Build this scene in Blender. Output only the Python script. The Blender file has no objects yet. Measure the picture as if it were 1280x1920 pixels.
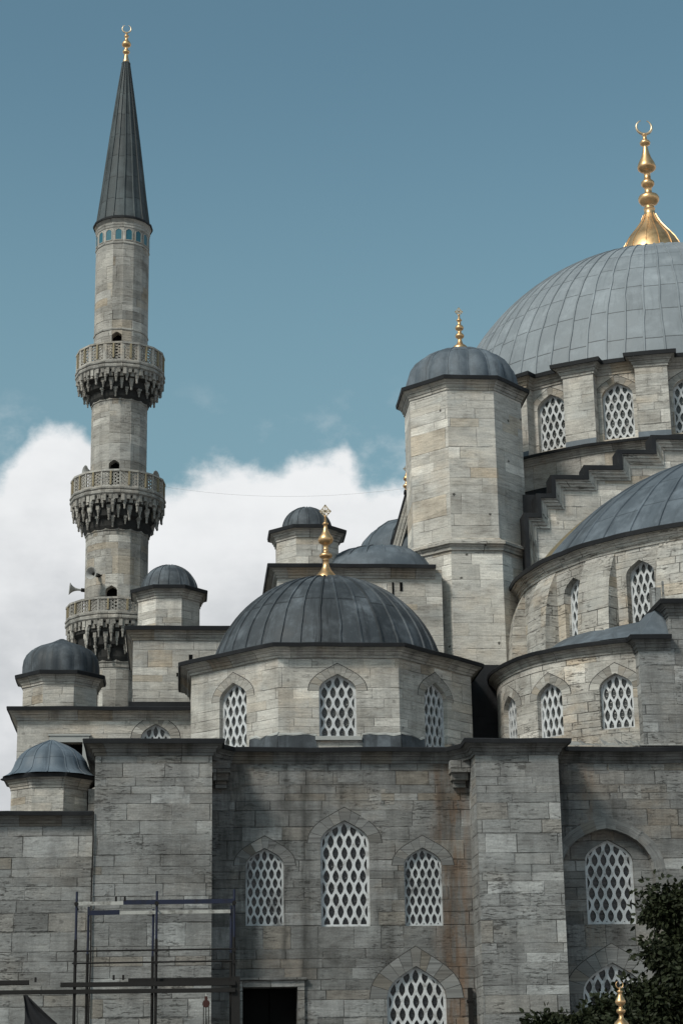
import bpy, math, random
from mathutils import Vector, Matrix, noise
from mathutils.geometry import tessellate_polygon
random.seed(11)
R_ = math.radians
PI = math.pi
SC = bpy.context.scene
COL = SC.collection

# ------------------------------------------------------------------ camera, sky, sun, exposure
def setup():
    yaw, pit, rho = R_(4.8), R_(17.0), .016
    fwd = Vector((math.sin(yaw)*math.cos(pit), math.cos(yaw)*math.cos(pit), math.sin(pit)))
    r0 = Vector((math.cos(yaw), -math.sin(yaw), 0)); u0 = r0.cross(fwd)
    r = r0*math.cos(rho) - u0*math.sin(rho); u = u0*math.cos(rho) + r0*math.sin(rho)
    cd = bpy.data.cameras.new('camera'); cam = bpy.data.objects.new('camera', cd); COL.objects.link(cam)
    m = Matrix((r, u, -fwd)).transposed().to_4x4(); m.translation = Vector((0, 0, 1.7))
    cam.matrix_world = m
    cd.sensor_fit = 'VERTICAL'; cd.sensor_height = 36; cd.sensor_width = 24
    cd.lens = 36*3700/1920
    cd.clip_start = .5; cd.clip_end = 6000
    SC.camera = cam
    SC.view_settings.view_transform = 'Standard'; SC.view_settings.look = 'None'
    SC.view_settings.exposure = 0.62; SC.view_settings.gamma = 1
setup()
SUN_AZ, SUN_EL = -48, 44          # azimuth from -Y (towards the camera) to -X, elevation
def sun_dir():
    a, e = R_(SUN_AZ), R_(SUN_EL)
    return Vector((math.sin(a)*math.cos(e), -math.cos(a)*math.cos(e), math.sin(e)))
def make_sun():
    l = bpy.data.lights.new('sun', 'SUN'); l.energy = 1.75; l.angle = R_(11); l.color = (1, .95, .88)
    o = bpy.data.objects.new('sun', l); COL.objects.link(o); o.location = (-40, -60, 90)
    o.rotation_euler = (-sun_dir()).to_track_quat('-Z', 'Y').to_euler()
make_sun()

class NT:
    """small helper to write node trees"""
    def __init__(s, nt): s.nt = nt; s.n = nt.nodes; s.l = nt.links
    def node(s, t, **k):
        nd = s.n.new(t)
        for a, b in k.items(): setattr(nd, a, b)
        return nd
    def put(s, sock, v):
        if v is None: return
        if hasattr(v, 'links'): s.l.new(v, sock)
        else: sock.default_value = v
    def math(s, op, a, b=None, c=None, clamp=False):
        nd = s.node('ShaderNodeMath', operation=op); nd.use_clamp = clamp
        for i, v in enumerate((a, b, c)):
            if v is not None: s.put(nd.inputs[i], v)
        return nd.outputs[0]
    def sep(s, v):
        nd = s.node('ShaderNodeSeparateXYZ'); s.l.new(v, nd.inputs[0]); return nd.outputs
    def comb(s, x=0., y=0., z=0.):
        nd = s.node('ShaderNodeCombineXYZ')
        for i, v in enumerate((x, y, z)): s.put(nd.inputs[i], v)
        return nd.outputs[0]
    def noise(s, vec, scale, detail=4, rough=.6, dist=0.):
        nd = s.node('ShaderNodeTexNoise'); s.l.new(vec, nd.inputs['Vector'])
        nd.inputs['Scale'].default_value = scale; nd.inputs['Detail'].default_value = detail
        nd.inputs['Roughness'].default_value = rough; nd.inputs['Distortion'].default_value = dist
        return nd.outputs[0]
    def rng(s, v, a, b, c=0., d=1., smooth=True):
        nd = s.node('ShaderNodeMapRange'); nd.clamp = True
        if smooth: nd.interpolation_type = 'SMOOTHSTEP'
        s.put(nd.inputs[0], v)
        for i, x in zip((1, 2, 3, 4), (a, b, c, d)): s.put(nd.inputs[i], x)
        return nd.outputs[0]
    def mix(s, f, a, b, mode='MIX'):
        nd = s.node('ShaderNodeMix', data_type='RGBA', blend_type=mode)
        s.put(nd.inputs[0], f)
        for i, v in ((6, a), (7, b)):
            if hasattr(v, 'links'): s.l.new(v, nd.inputs[i])
            else: nd.inputs[i].default_value = (*v, 1) if len(v) == 3 else v
        return nd.outputs[2]
    def ramp(s, v, stops, interp='LINEAR'):
        nd = s.node('ShaderNodeValToRGB'); cr = nd.color_ramp; cr.interpolation = interp
        while len(cr.elements) < len(stops): cr.elements.new(.5)
        for e, (p, c) in zip(cr.elements, stops): e.position = p; e.color = (*c, 1)
        s.l.new(v, nd.inputs[0]); return nd.outputs[0]

def make_world():
    w = bpy.data.worlds.new('World'); SC.world = w; w.use_nodes = True
    t = NT(w.node_tree); t.n.clear()
    out = t.node('ShaderNodeOutputWorld'); bg = t.node('ShaderNodeBackground')
    sky = t.node('ShaderNodeTexSky', sky_type='NISHITA'); sky.sun_disc = False
    sky.sun_elevation = R_(SUN_EL); sky.sun_rotation = R_(180 - SUN_AZ)
    sky.air_density = 1.0; sky.dust_density = 1.2; sky.ozone_density = 1.6
    d = t.node('ShaderNodeTexCoord').outputs['Generated']
    x, y, z = t.sep(d)
    el = t.math('MULTIPLY', t.math('ARCSINE', z), 57.2958)
    az = t.math('MULTIPLY', t.math('ARCTAN2', x, y), 57.2958)
    # a bank of cumulus low over the horizon: its top wanders with the azimuth, its edge is billowed
    PR = [(-40, 17.5), (-20, 18.9), (-6.2, 18.1), (-4.6, 19.1), (-3.8, 19.5), (-2.6, 18.9), (-1.0, 17.8), (.6, 18.2), (2.6, 18.65), (4.2, 18.7), (4.9, 18.75), (5.5, 18.0), (6.6, 17.8), (9., 18.), (20, 17.5), (40, 18.5)]
    fc = t.node('ShaderNodeFloatCurve'); cu = fc.mapping.curves[0]
    while len(cu.points) < len(PR): cu.points.new(.5, .5)
    for q, (a, e) in zip(cu.points, PR): q.location = ((a + 40)/80, (e - 10)/10); q.handle_type = 'AUTO'
    fc.mapping.update(); t.l.new(t.math('DIVIDE', t.math('ADD', az, 40.), 80., clamp=True), fc.inputs['Value'])
    base = t.math('ADD', 10., t.math('MULTIPLY', fc.outputs[0], 10.))
    p = t.comb(t.math('MULTIPLY', az, .16), t.math('MULTIPLY', el, .2), 3.4)
    n1 = t.noise(p, 2.4, 8, .58)
    top = t.math('ADD', base, t.math('MULTIPLY', t.math('SUBTRACT', n1, .47), 3.4))
    f = t.rng(t.math('SUBTRACT', top, el), -.16, .70)
    # a few thin shreds above it
    sh = t.noise(t.comb(t.math('MULTIPLY', az, .14), t.math('MULTIPLY', el, .22), 9.1), 1.7, 6, .62)
    shm = t.math('MULTIPLY', t.rng(sh, .55, .75), t.math('MULTIPLY', t.rng(el, 21.5, 18.5), .35))
    f = t.math('MAXIMUM', f, shm)
    n2 = t.noise(t.comb(t.math('MULTIPLY', az, .09), t.math('MULTIPLY', el, .15), 1.7), 1.9, 7, .58)
    cc = t.mix(t.rng(n2, .3, .7), (.36, .375, .39), (.53, .54, .55))
    cc = t.mix(t.rng(t.math('SUBTRACT', top, el), 6., 0., 0., .55), cc, (.60, .61, .615))
    skc = t.mix(1., sky.outputs[0], (.057, .083, .069), 'MULTIPLY')
    hs = t.node('ShaderNodeHueSaturation'); hs.inputs['Saturation'].default_value = .88
    t.l.new(skc, hs.inputs['Color'])
    skc2 = t.mix(t.rng(el, 31., 15., 0., .62), hs.outputs[0], (.150, .245, .285))
    # cloud colours are radiances, so undo the background strength
    cs = t.mix(1., cc, (10., 10., 10.), 'MULTIPLY')
    sk = t.mix(1., skc2, (10., 10., 10.), 'MULTIPLY')
    col = t.mix(f, sk, cs)
    t.l.new(col, bg.inputs[0]); bg.inputs[1].default_value = .1
    t.l.new(bg.outputs[0], out.inputs[0])
make_world()

# ------------------------------------------------------------------ materials
def new_mat(name):
    m = bpy.data.materials.new(name); m.use_nodes = True
    t = NT(m.node_tree); b = t.n['Principled BSDF']
    return m, t, b

def stone(name, ramp, bright=1., course=.43, length=1.25, streak=.5, warm=.3, joint=.75, pits=.6, soot=(.05, .048, .046), bump=.7, seed=0., cracks=1., blockvar=.42, stains_and_shade=()):
    m, t, b = new_mat(name)
    uv = t.node('ShaderNodeUVMap').outputs[0]
    u, v, _ = t.sep(uv)
    u0 = u; u = t.math('ADD', u, seed)
    wob = t.noise(t.comb(u, v, seed), .9, 3, .6)
    # courses of uneven height
    vw = t.math('ADD', t.math('DIVIDE', v, course),
                t.math('ADD', t.math('MULTIPLY', t.math('SINE', t.math('MULTIPLY', v, 1.9)), .42),
                       t.math('MULTIPLY', t.math('SINE', t.math('MULTIPLY', v, 4.3)), .16)))
    vw = t.math('ADD', vw, t.math('MULTIPLY', wob, .06))
    row = t.math('FLOOR', vw); fr = t.math('SUBTRACT', vw, row)
    wn = t.node('ShaderNodeTexWhiteNoise', noise_dimensions='1D'); t.l.new(row, wn.inputs['W'])
    rr = wn.outputs[0]
    w = t.math('ADD', t.math('MULTIPLY', u, t.math('DIVIDE', t.math('ADD', .7, t.math('MULTIPLY', rr, .6)), length)), t.math('MULTIPLY', row, 17.37))
    vo = t.node('ShaderNodeTexVoronoi', voronoi_dimensions='1D', feature='F1'); t.l.new(w, vo.inputs['W'])
    vo.inputs['Scale'].default_value = 1; vo.inputs['Randomness'].default_value = .8
    ve = t.node('ShaderNodeTexVoronoi', voronoi_dimensions='1D', feature='DISTANCE_TO_EDGE'); t.l.new(w, ve.inputs['W'])
    ve.inputs['Scale'].default_value = 1; ve.inputs['Randomness'].default_value = .8
    cr, cg, cb = t.sep(vo.outputs['Color'])
    jh = t.math('MULTIPLY', t.math('MINIMUM', fr, t.math('SUBTRACT', 1., fr)), course)
    jv = t.math('MULTIPLY', ve.outputs['Distance'], length)
    fine = t.noise(t.comb(u, v, seed), 9., 4, .65)
    jd = t.math('ADD', t.math('MINIMUM', jh, jv), t.math('MULTIPLY', t.math('SUBTRACT', fine, .5), .02))
    jm = t.rng(jd, .002, .022, 1., 0.)
    # joints are open and dark in places, tight and pale in others
    jvis = t.rng(t.noise(t.comb(u, v, 5. + seed), .9, 4, .65), .40, .66, .10, 1.)
    jm = t.math('MULTIPLY', jm, jvis)
    mean = ramp[len(ramp)//2][1]
    col = t.mix(blockvar, mean, t.ramp(cr, ramp))
    # a few blocks were replaced with paler or browner stone
    col = t.mix(t.math('MULTIPLY', t.rng(cg, .93, .94), .75), col, tuple(min(.7, c*1.45) for c in mean))
    col = t.mix(t.math('MULTIPLY', t.rng(cg, .055, .05), .45), col, (mean[0]*.95, mean[1]*.78, mean[2]*.58))
    # weathering in broad blotches
    bl = t.noise(t.comb(t.math('MULTIPLY', u, .55), v, 21. + seed), .75, 7, .62, .6)
    col = t.mix(1., col, t.ramp(bl, [(.28, (.60, .59, .58)), (.48, (.97, .97, .97)), (.72, (1.22, 1.21, 1.19))]), 'MULTIPLY')
    # bedding of the stone: horizontal streaks, different in every block
    st = t.noise(t.comb(t.math('ADD', t.math('MULTIPLY', u, .8), t.math('MULTIPLY', cr, 37.)), t.math('MULTIPLY', v, 7.), t.math('MULTIPLY', cg, 9.)), 1.9, 7, .72)
    col = t.mix(1., col, t.ramp(st, [(.25, (.58, .56, .54)), (.5, (.98, .975, .97)), (.75, (1.24, 1.235, 1.22))]), 'MULTIPLY')
    grit = t.noise(t.comb(u, v, 2. + seed), 14., 5, .75)
    col = t.mix(1., col, t.ramp(grit, [(.25, (.72, .72, .72)), (.7, (1.15, 1.15, 1.15))]), 'MULTIPLY')
    # warm iron patches
    wm = t.math('MULTIPLY', t.rng(t.noise(t.comb(t.math('MULTIPLY', u, .7), v, 11. + seed), .55, 5, .6), .5, .72), warm)
    col = t.mix(wm, col, t.mix(1., col, (1.12, .86, .60), 'MULTIPLY'))
    cool = t.math('MULTIPLY', t.rng(t.noise(t.comb(t.math('MULTIPLY', u, .6), t.math('MULTIPLY', v, 1.3), 31. + seed), .7, 5, .6), .52, .75), .45)
    col = t.mix(cool, col, (.33, .345, .345))
    # fissures and pits, thick in some blocks and absent in others
    pn = t.noise(t.comb(t.math('MULTIPLY', u, 2.2), t.math('MULTIPLY', v, 10.), t.math('MULTIPLY', cb, 5.)), 1.3, 7, .72, .5)
    pm = t.math('MULTIPLY', t.rng(pn, .545, .63), t.math('MULTIPLY', t.rng(t.noise(t.comb(u, v, 15. + seed), .7, 5, .65), .45, .62), pits))
    # soot and rust runs, plus buttress shadows painted on the bays as dark bands
    for uc, w, c, amt in stains_and_shade:
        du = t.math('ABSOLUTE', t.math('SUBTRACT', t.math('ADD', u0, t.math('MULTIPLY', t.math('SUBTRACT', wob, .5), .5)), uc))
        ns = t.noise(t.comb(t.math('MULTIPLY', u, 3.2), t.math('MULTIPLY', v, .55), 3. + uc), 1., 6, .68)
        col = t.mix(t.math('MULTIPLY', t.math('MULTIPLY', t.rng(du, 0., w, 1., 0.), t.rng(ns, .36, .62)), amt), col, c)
    sk = t.noise(t.comb(t.math('MULTIPLY', u, 1.5), t.math('MULTIPLY', v, .16), 4. + seed), 1.1, 6, .66)
    sp = t.noise(t.comb(u, v, 8. + seed), .33, 5, .62)
    sm = t.math('MULTIPLY', t.rng(t.math('ADD', t.math('MULTIPLY', sk, .6), t.math('MULTIPLY', sp, .4)), .44, .68), streak)
    col = t.mix(sm, col, soot)
    col = t.mix(t.math('MULTIPLY', pm, .85), col, (.045, .04, .035))
    col = t.mix(t.math('MULTIPLY', jm, joint), col, (.05, .046, .042))
    # chipped putlog holes and dents
    hv = t.node('ShaderNodeTexVoronoi', feature='F1', voronoi_dimensions='2D'); t.l.new(t.comb(u, v, seed), hv.inputs['Vector']); hv.inputs['Scale'].default_value = .72
    hm = t.math('MULTIPLY', t.rng(t.math('ADD', hv.outputs['Distance'], t.math('MULTIPLY', t.math('SUBTRACT', fine, .5), .16)), .030, .062, 1., 0.), t.math('MULTIPLY', t.rng(t.sep(hv.outputs['Color'])[0], .55, .56), cracks))
    col = t.mix(t.math('MULTIPLY', hm, .85), col, (.02, .018, .016))
    col = t.mix(1., col, (bright*1.015, bright, bright*.975), 'MULTIPLY')
    t.l.new(col, b.inputs['Base Color']); b.inputs['Roughness'].default_value = .92
    b.inputs['Specular IOR Level'].default_value = .2
    h = t.math('ADD', t.math('MULTIPLY', st, .35), t.math('MULTIPLY', fine, .35))
    h = t.math('SUBTRACT', h, t.math('MULTIPLY', jm, 1.2))
    h = t.math('SUBTRACT', h, t.math('MULTIPLY', pm, .7))
    h = t.math('ADD', h, t.math('MULTIPLY', cb, .12))
    bp = t.node('ShaderNodeBump'); bp.inputs['Strength'].default_value = bump; bp.inputs['Distance'].default_value = .05
    t.l.new(h, bp.inputs['Height']); t.l.new(bp.outputs[0], b.inputs['Normal'])
    return m

def lead(name, base, rough=.55, lap=1.6, patch=.5, spec=.5, var=.25, lapline=.8, light=None):
    """lead sheets: UV u counts the sheets round the dome, v is metres up the slope"""
    m, t, b = new_mat(name)
    u, v, _ = t.sep(t.node('ShaderNodeUVMap').outputs[0])
    pos = t.node('ShaderNodeNewGeometry').outputs['Position']
    ui = t.math('FLOOR', t.math('ADD', u, .0001))
    w1 = t.node('ShaderNodeTexWhiteNoise', noise_dimensions='1D'); t.l.new(ui, w1.inputs['W'])
    wob = t.noise(pos, 3., 3, .6)
    vv = t.math('ADD', t.math('DIVIDE', v, lap), t.math('ADD', t.math('MULTIPLY', w1.outputs[0], .16), t.math('MULTIPLY', wob, .02)))
    vi = t.math('FLOOR', vv); vf = t.math('SUBTRACT', vv, vi)
    w2 = t.node('ShaderNodeTexWhiteNoise', noise_dimensions='2D'); t.l.new(t.comb(ui, vi, 0.), w2.inputs['Vector'])
    ln = t.math('MULTIPLY', t.rng(vf, .0, .046, 1., 0.), lapline)
    n = t.noise(pos, .8, 7, .7); n2 = t.noise(pos, 6., 5, .7)
    sx, sy, sz = t.sep(pos)
    stn = t.noise(t.comb(t.math('MULTIPLY', u, 2.3), t.math('MULTIPLY', v, .35), 1.), 1.5, 5, .65)
    lt = light or tuple(min(1, c*1.75 + .02) for c in base)
    dk = tuple(c*.5 for c in base)
    col = t.mix(t.math('MULTIPLY', t.rng(n, .42, .72), patch), base, lt)
    col = t.mix(t.math('MULTIPLY', t.rng(stn, .5, .75), patch), col, dk)
    col = t.mix(t.math('MULTIPLY', t.rng(n2, .55, .8), patch*.5), col, lt)
    k = t.math('ADD', 1 - var/2, t.math('MULTIPLY', w2.outputs[0], var))
    col = t.mix(1., col, t.comb(k, k, k), 'MULTIPLY')
    col = t.mix(ln, col, tuple(c*.13 for c in base))
    t.l.new(col, b.inputs['Base Color']); b.inputs['Metallic'].default_value = .0
    t.l.new(t.rng(n, .3, .7, rough + .02, rough + .24), b.inputs['Roughness']); b.inputs['Specular IOR Level'].default_value = spec*.55
    h = t.math('ADD', t.math('MULTIPLY', n2, .3), t.math('ADD', t.math('MULTIPLY', n, .5), t.math('MULTIPLY', vf, -.35)))
    bp = t.node('ShaderNodeBump'); bp.inputs['Strength'].default_value = .35; bp.inputs['Distance'].default_value = .06
    t.l.new(h, bp.inputs['Height']); t.l.new(bp.outputs[0], b.inputs['Normal'])
    return m

def plain(name, c, rough=.6, metal=0., var=.2, scale=4., spec=.4, bump=.15, dirt=None, dirtamt=.5):
    m, t, b = new_mat(name)
    pos = t.node('ShaderNodeNewGeometry').outputs['Position']
    n = t.noise(pos, scale, 6, .65)
    col = t.mix(n, tuple(x*(1 - var) for x in c), tuple(x*(1 + var) for x in c))
    if dirt:
        d = t.noise(pos, scale*.35, 6, .68)
        col = t.mix(t.math('MULTIPLY', t.rng(d, .46, .7), dirtamt), col, dirt)
    t.l.new(col, b.inputs['Base Color']); b.inputs['Roughness'].default_value = rough; b.inputs['Metallic'].default_value = metal
    b.inputs['Specular IOR Level'].default_value = spec
    if bump:
        bp = t.node('ShaderNodeBump'); bp.inputs['Strength'].default_value = bump; bp.inputs['Distance'].default_value = .03
        t.l.new(n, bp.inputs['Height']); t.l.new(bp.outputs[0], b.inputs['Normal'])
    return m

def glass_mat(name, base, ring):
    """dark bull's-eye panes: UV is the offset from the pane's centre in metres"""
    m, t, b = new_mat(name)
    u, v, _ = t.sep(t.node('ShaderNodeUVMap').outputs[0])
    pos = t.node('ShaderNodeNewGeometry').outputs['Position']
    r = t.math('SQRT', t.math('ADD', t.math('MULTIPLY', u, u), t.math('MULTIPLY', v, v)))
    k = t.math('ABSOLUTE', t.math('SUBTRACT', r, .085))
    rg = t.math('MULTIPLY', t.rng(k, .008, .03, 1., 0.), t.rng(t.noise(pos, 1.6, 3, .6), .35, .65, .1, 1.))
    k2 = t.rng(r, .012, .035, .6, 0.)
    n = t.noise(pos, 2.2, 4, .6)
    col = t.mix(t.math('MAXIMUM', rg, k2), t.mix(n, tuple(c*.5 for c in base), tuple(c*1.5 for c in base)), ring)
    t.l.new(col, b.inputs['Base Color']); b.inputs['Roughness'].default_value = .28
    bp = t.node('ShaderNodeBump'); bp.inputs['Strength'].default_value = .5; bp.inputs['Distance'].default_value = .02
    t.l.new(rg, bp.inputs['Height']); t.l.new(bp.outputs[0], b.inputs['Normal'])
    return m

PALE = [(0, (.25, .232, .208)), (.15, (.37, .353, .328)), (.4, (.43, .418, .395)), (.62, (.465, .45, .422)), (.8, (.51, .50, .48)), (.93, (.43, .375, .305)), (1, (.55, .542, .525))]
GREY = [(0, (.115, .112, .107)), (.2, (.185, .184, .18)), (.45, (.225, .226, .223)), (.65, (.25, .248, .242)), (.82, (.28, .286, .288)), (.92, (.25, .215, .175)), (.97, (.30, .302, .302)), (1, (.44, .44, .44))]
M = {}
M['pale'] = stone('pale_limestone', PALE, 1.12, streak=.36, warm=.26, joint=.5, pits=.42, cracks=.45)
M['tower'] = stone('tower_limestone', PALE, 1.20, course=.55, length=1.7, streak=.22, warm=.22, pits=.34, seed=13., cracks=1., joint=.42, blockvar=.36)
M['minaret'] = stone('minaret_limestone', PALE, .92, course=.52, length=1.0, streak=.38, warm=.04, seed=29., joint=.5, cracks=.0, blockvar=.6)
M['facade'] = stone('sooty_facade_limestone', GREY, .84, course=.46, length=1.35, stains_and_shade=((15.15, 1.0, (.26, .15, .085), .7), (14.9, .5, (.09, .07, .055), .6), (7.0, 1.1, (.06, .06, .058), .75), (8.9, .3, (.05, .05, .048), .7), (9.6, .22, (.05, .05, .048), .6), (23.3, .9, (.055, .055, .055), .75), (25.3, .35, (.05, .048, .045), .6), (24.4, .5, (.30, .19, .11), .4)), streak=.62, warm=.38, pits=.6, bump=1., seed=47., soot=(.045, .044, .042), joint=.5, cracks=.25, blockvar=.6)  # dark entries right of each buttress paint its cast shadow; others soot and rust
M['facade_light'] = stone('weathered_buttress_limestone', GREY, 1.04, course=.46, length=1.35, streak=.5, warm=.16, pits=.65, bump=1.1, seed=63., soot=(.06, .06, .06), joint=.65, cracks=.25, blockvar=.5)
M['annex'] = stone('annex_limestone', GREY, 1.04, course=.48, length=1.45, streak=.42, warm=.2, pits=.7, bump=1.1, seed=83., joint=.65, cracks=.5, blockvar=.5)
M['rough'] = stone('eroded_limestone', PALE, 1.05, course=.42, length=1.15, streak=.40, warm=.50, seed=101., pits=1., bump=1., cracks=.3)
M['cornice'] = stone('stained_cornice_limestone', PALE, .95, course=8., length=1.5, streak=.62, warm=.45, seed=7., joint=.7, pits=.5, cracks=0.)
M['cornice_dark'] = stone('blackened_cornice_limestone', GREY, .62, course=8., length=1.6, streak=.8, warm=.35, seed=17., joint=.7, pits=.5, cracks=0., soot=(.035, .033, .03))
M['voussoir'] = stone('arch_voussoirs', PALE, .84, course=8., length=.5, streak=.35, warm=.3, seed=3., joint=0., pits=.5, cracks=0., blockvar=.6)
M['voussoir_dark'] = stone('sooty_arch_voussoirs', GREY, .80, course=8., length=.5, streak=.5, warm=.2, seed=5., joint=0., pits=.5, cracks=0., blockvar=.35)
M['muqarnas'] = stone('muqarnas_stone', PALE, .80, course=6., length=.4, streak=.6, warm=.12, seed=37., joint=0., pits=.7, cracks=0., soot=(.03, .029, .027))
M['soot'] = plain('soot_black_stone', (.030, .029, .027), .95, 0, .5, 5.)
M['parapet'] = stone('parapet_stone', PALE, .98, course=6., length=2., streak=.4, warm=.3, seed=41., joint=0., pits=.3, cracks=0.)
M['gap'] = plain('open_joint', (.05, .047, .044), .95, var=.3)
M['lead_main'] = lead('pale_lead', (.215, .235, .25), .5, lap=1.75, patch=.38, var=.16, lapline=.95)
M['lead_semi'] = lead('grey_lead', (.086, .102, .118), .5, lap=2.1, patch=.75, var=.2, lapline=.7)
M['lead_dark'] = lead('dark_lead', (.044, .050, .056), .55, lap=2.9, patch=.95, var=.45, lapline=.75, light=(.12, .135, .15))
M['lead_blue'] = lead('blue_lead', (.10, .122, .145), .45, lap=.95, patch=.6, var=.2, lapline=.5)
M['lead_black'] = lead('blackened_lead', (.012, .0125, .014), .5, lap=3., patch=.35, var=.3, lapline=.3)
M['lead_spire'] = lead('weathered_spire_lead', (.058, .066, .068), .55, lap=1.35, patch=.6, var=.45, lapline=.9, light=(.12, .14, .145))
M['gold'] = plain('gilded_copper', (.74, .47, .24), .40, .92, .22, 5., dirt=(.30, .16, .06), dirtamt=.6)
M['gold_pale'] = plain('worn_gilding', (.72, .56, .38), .4, .85, .2, 5.)
M['stucco'] = plain('white_stucco', (.56, .57, .575), .85, 0, .12, 8., .2, .2, dirt=(.22, .21, .195), dirtamt=.8)
M['stucco_sooty'] = plain('sooty_stucco', (.47, .485, .49), .85, 0, .15, 2.6, .2, .2, dirt=(.06, .06, .06), dirtamt=.9)
M['glass'] = glass_mat('bullseye_glass', (.020, .022, .022), (.115, .115, .105))
M['glass_black'] = glass_mat('black_bullseye_glass', (.007, .008, .009), (.028, .028, .028))
M['tile'] = plain('blue_tile', (.025, .12, .16), .35, 0, .45, 9., .5, .1)
M['ochre'] = plain('ochre_stone', (.28, .23, .145), .85, 0, .2, 6.)
M['void'] = plain('dark_interior', (.006, .006, .006), .95, 0, .2, 2., .1, 0)
M['iron'] = plain('rusty_iron', (.010, .0085, .0075), .7, .3, .4, 6.)
M['steel_blue'] = plain('blue_painted_steel', (.010, .014, .036), .6, .1, .3, 6., dirt=(.012, .010, .008), dirtamt=.6)
M['steel_white'] = plain('white_painted_board', (.42, .41, .38), .7, 0, .2, 8., dirt=(.05, .04, .03), dirtamt=.7)
M['timber'] = plain('dark_planks', (.011, .0095, .0085), .85, 0, .4, 7.)
M['horn'] = plain('grey_plastic', (.33, .325, .31), .5, 0, .1, 8., .4, .05, dirt=(.2, .18, .15), dirtamt=.5)
M['leaf'] = plain('leaf', (.021, .026, .011), .6, 0, .85, 2.6, .2, 0)
M['bark'] = plain('bark', (.045, .035, .026), .9, 0, .4, 9., .2, .6)
M['cloth'] = plain('black_tarp', (.012, .012, .014), .85, 0, .3, 3.)
M['mortar'] = plain('pale_mortar', (.26, .255, .24), .95, 0, .25, 5., .2, .6, dirt=(.06, .056, .05), dirtamt=.7)
M['red'] = plain('red_hoist_paint', (.045, .012, .008), .6, .1, .3, 8.)
M['paving'] = plain('paving', (.2, .195, .185), .9, 0, .25, .6, .2, .1)
M['marble'] = plain('marble', (.36, .36, .34), .5, 0, .12, 3.)

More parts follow.
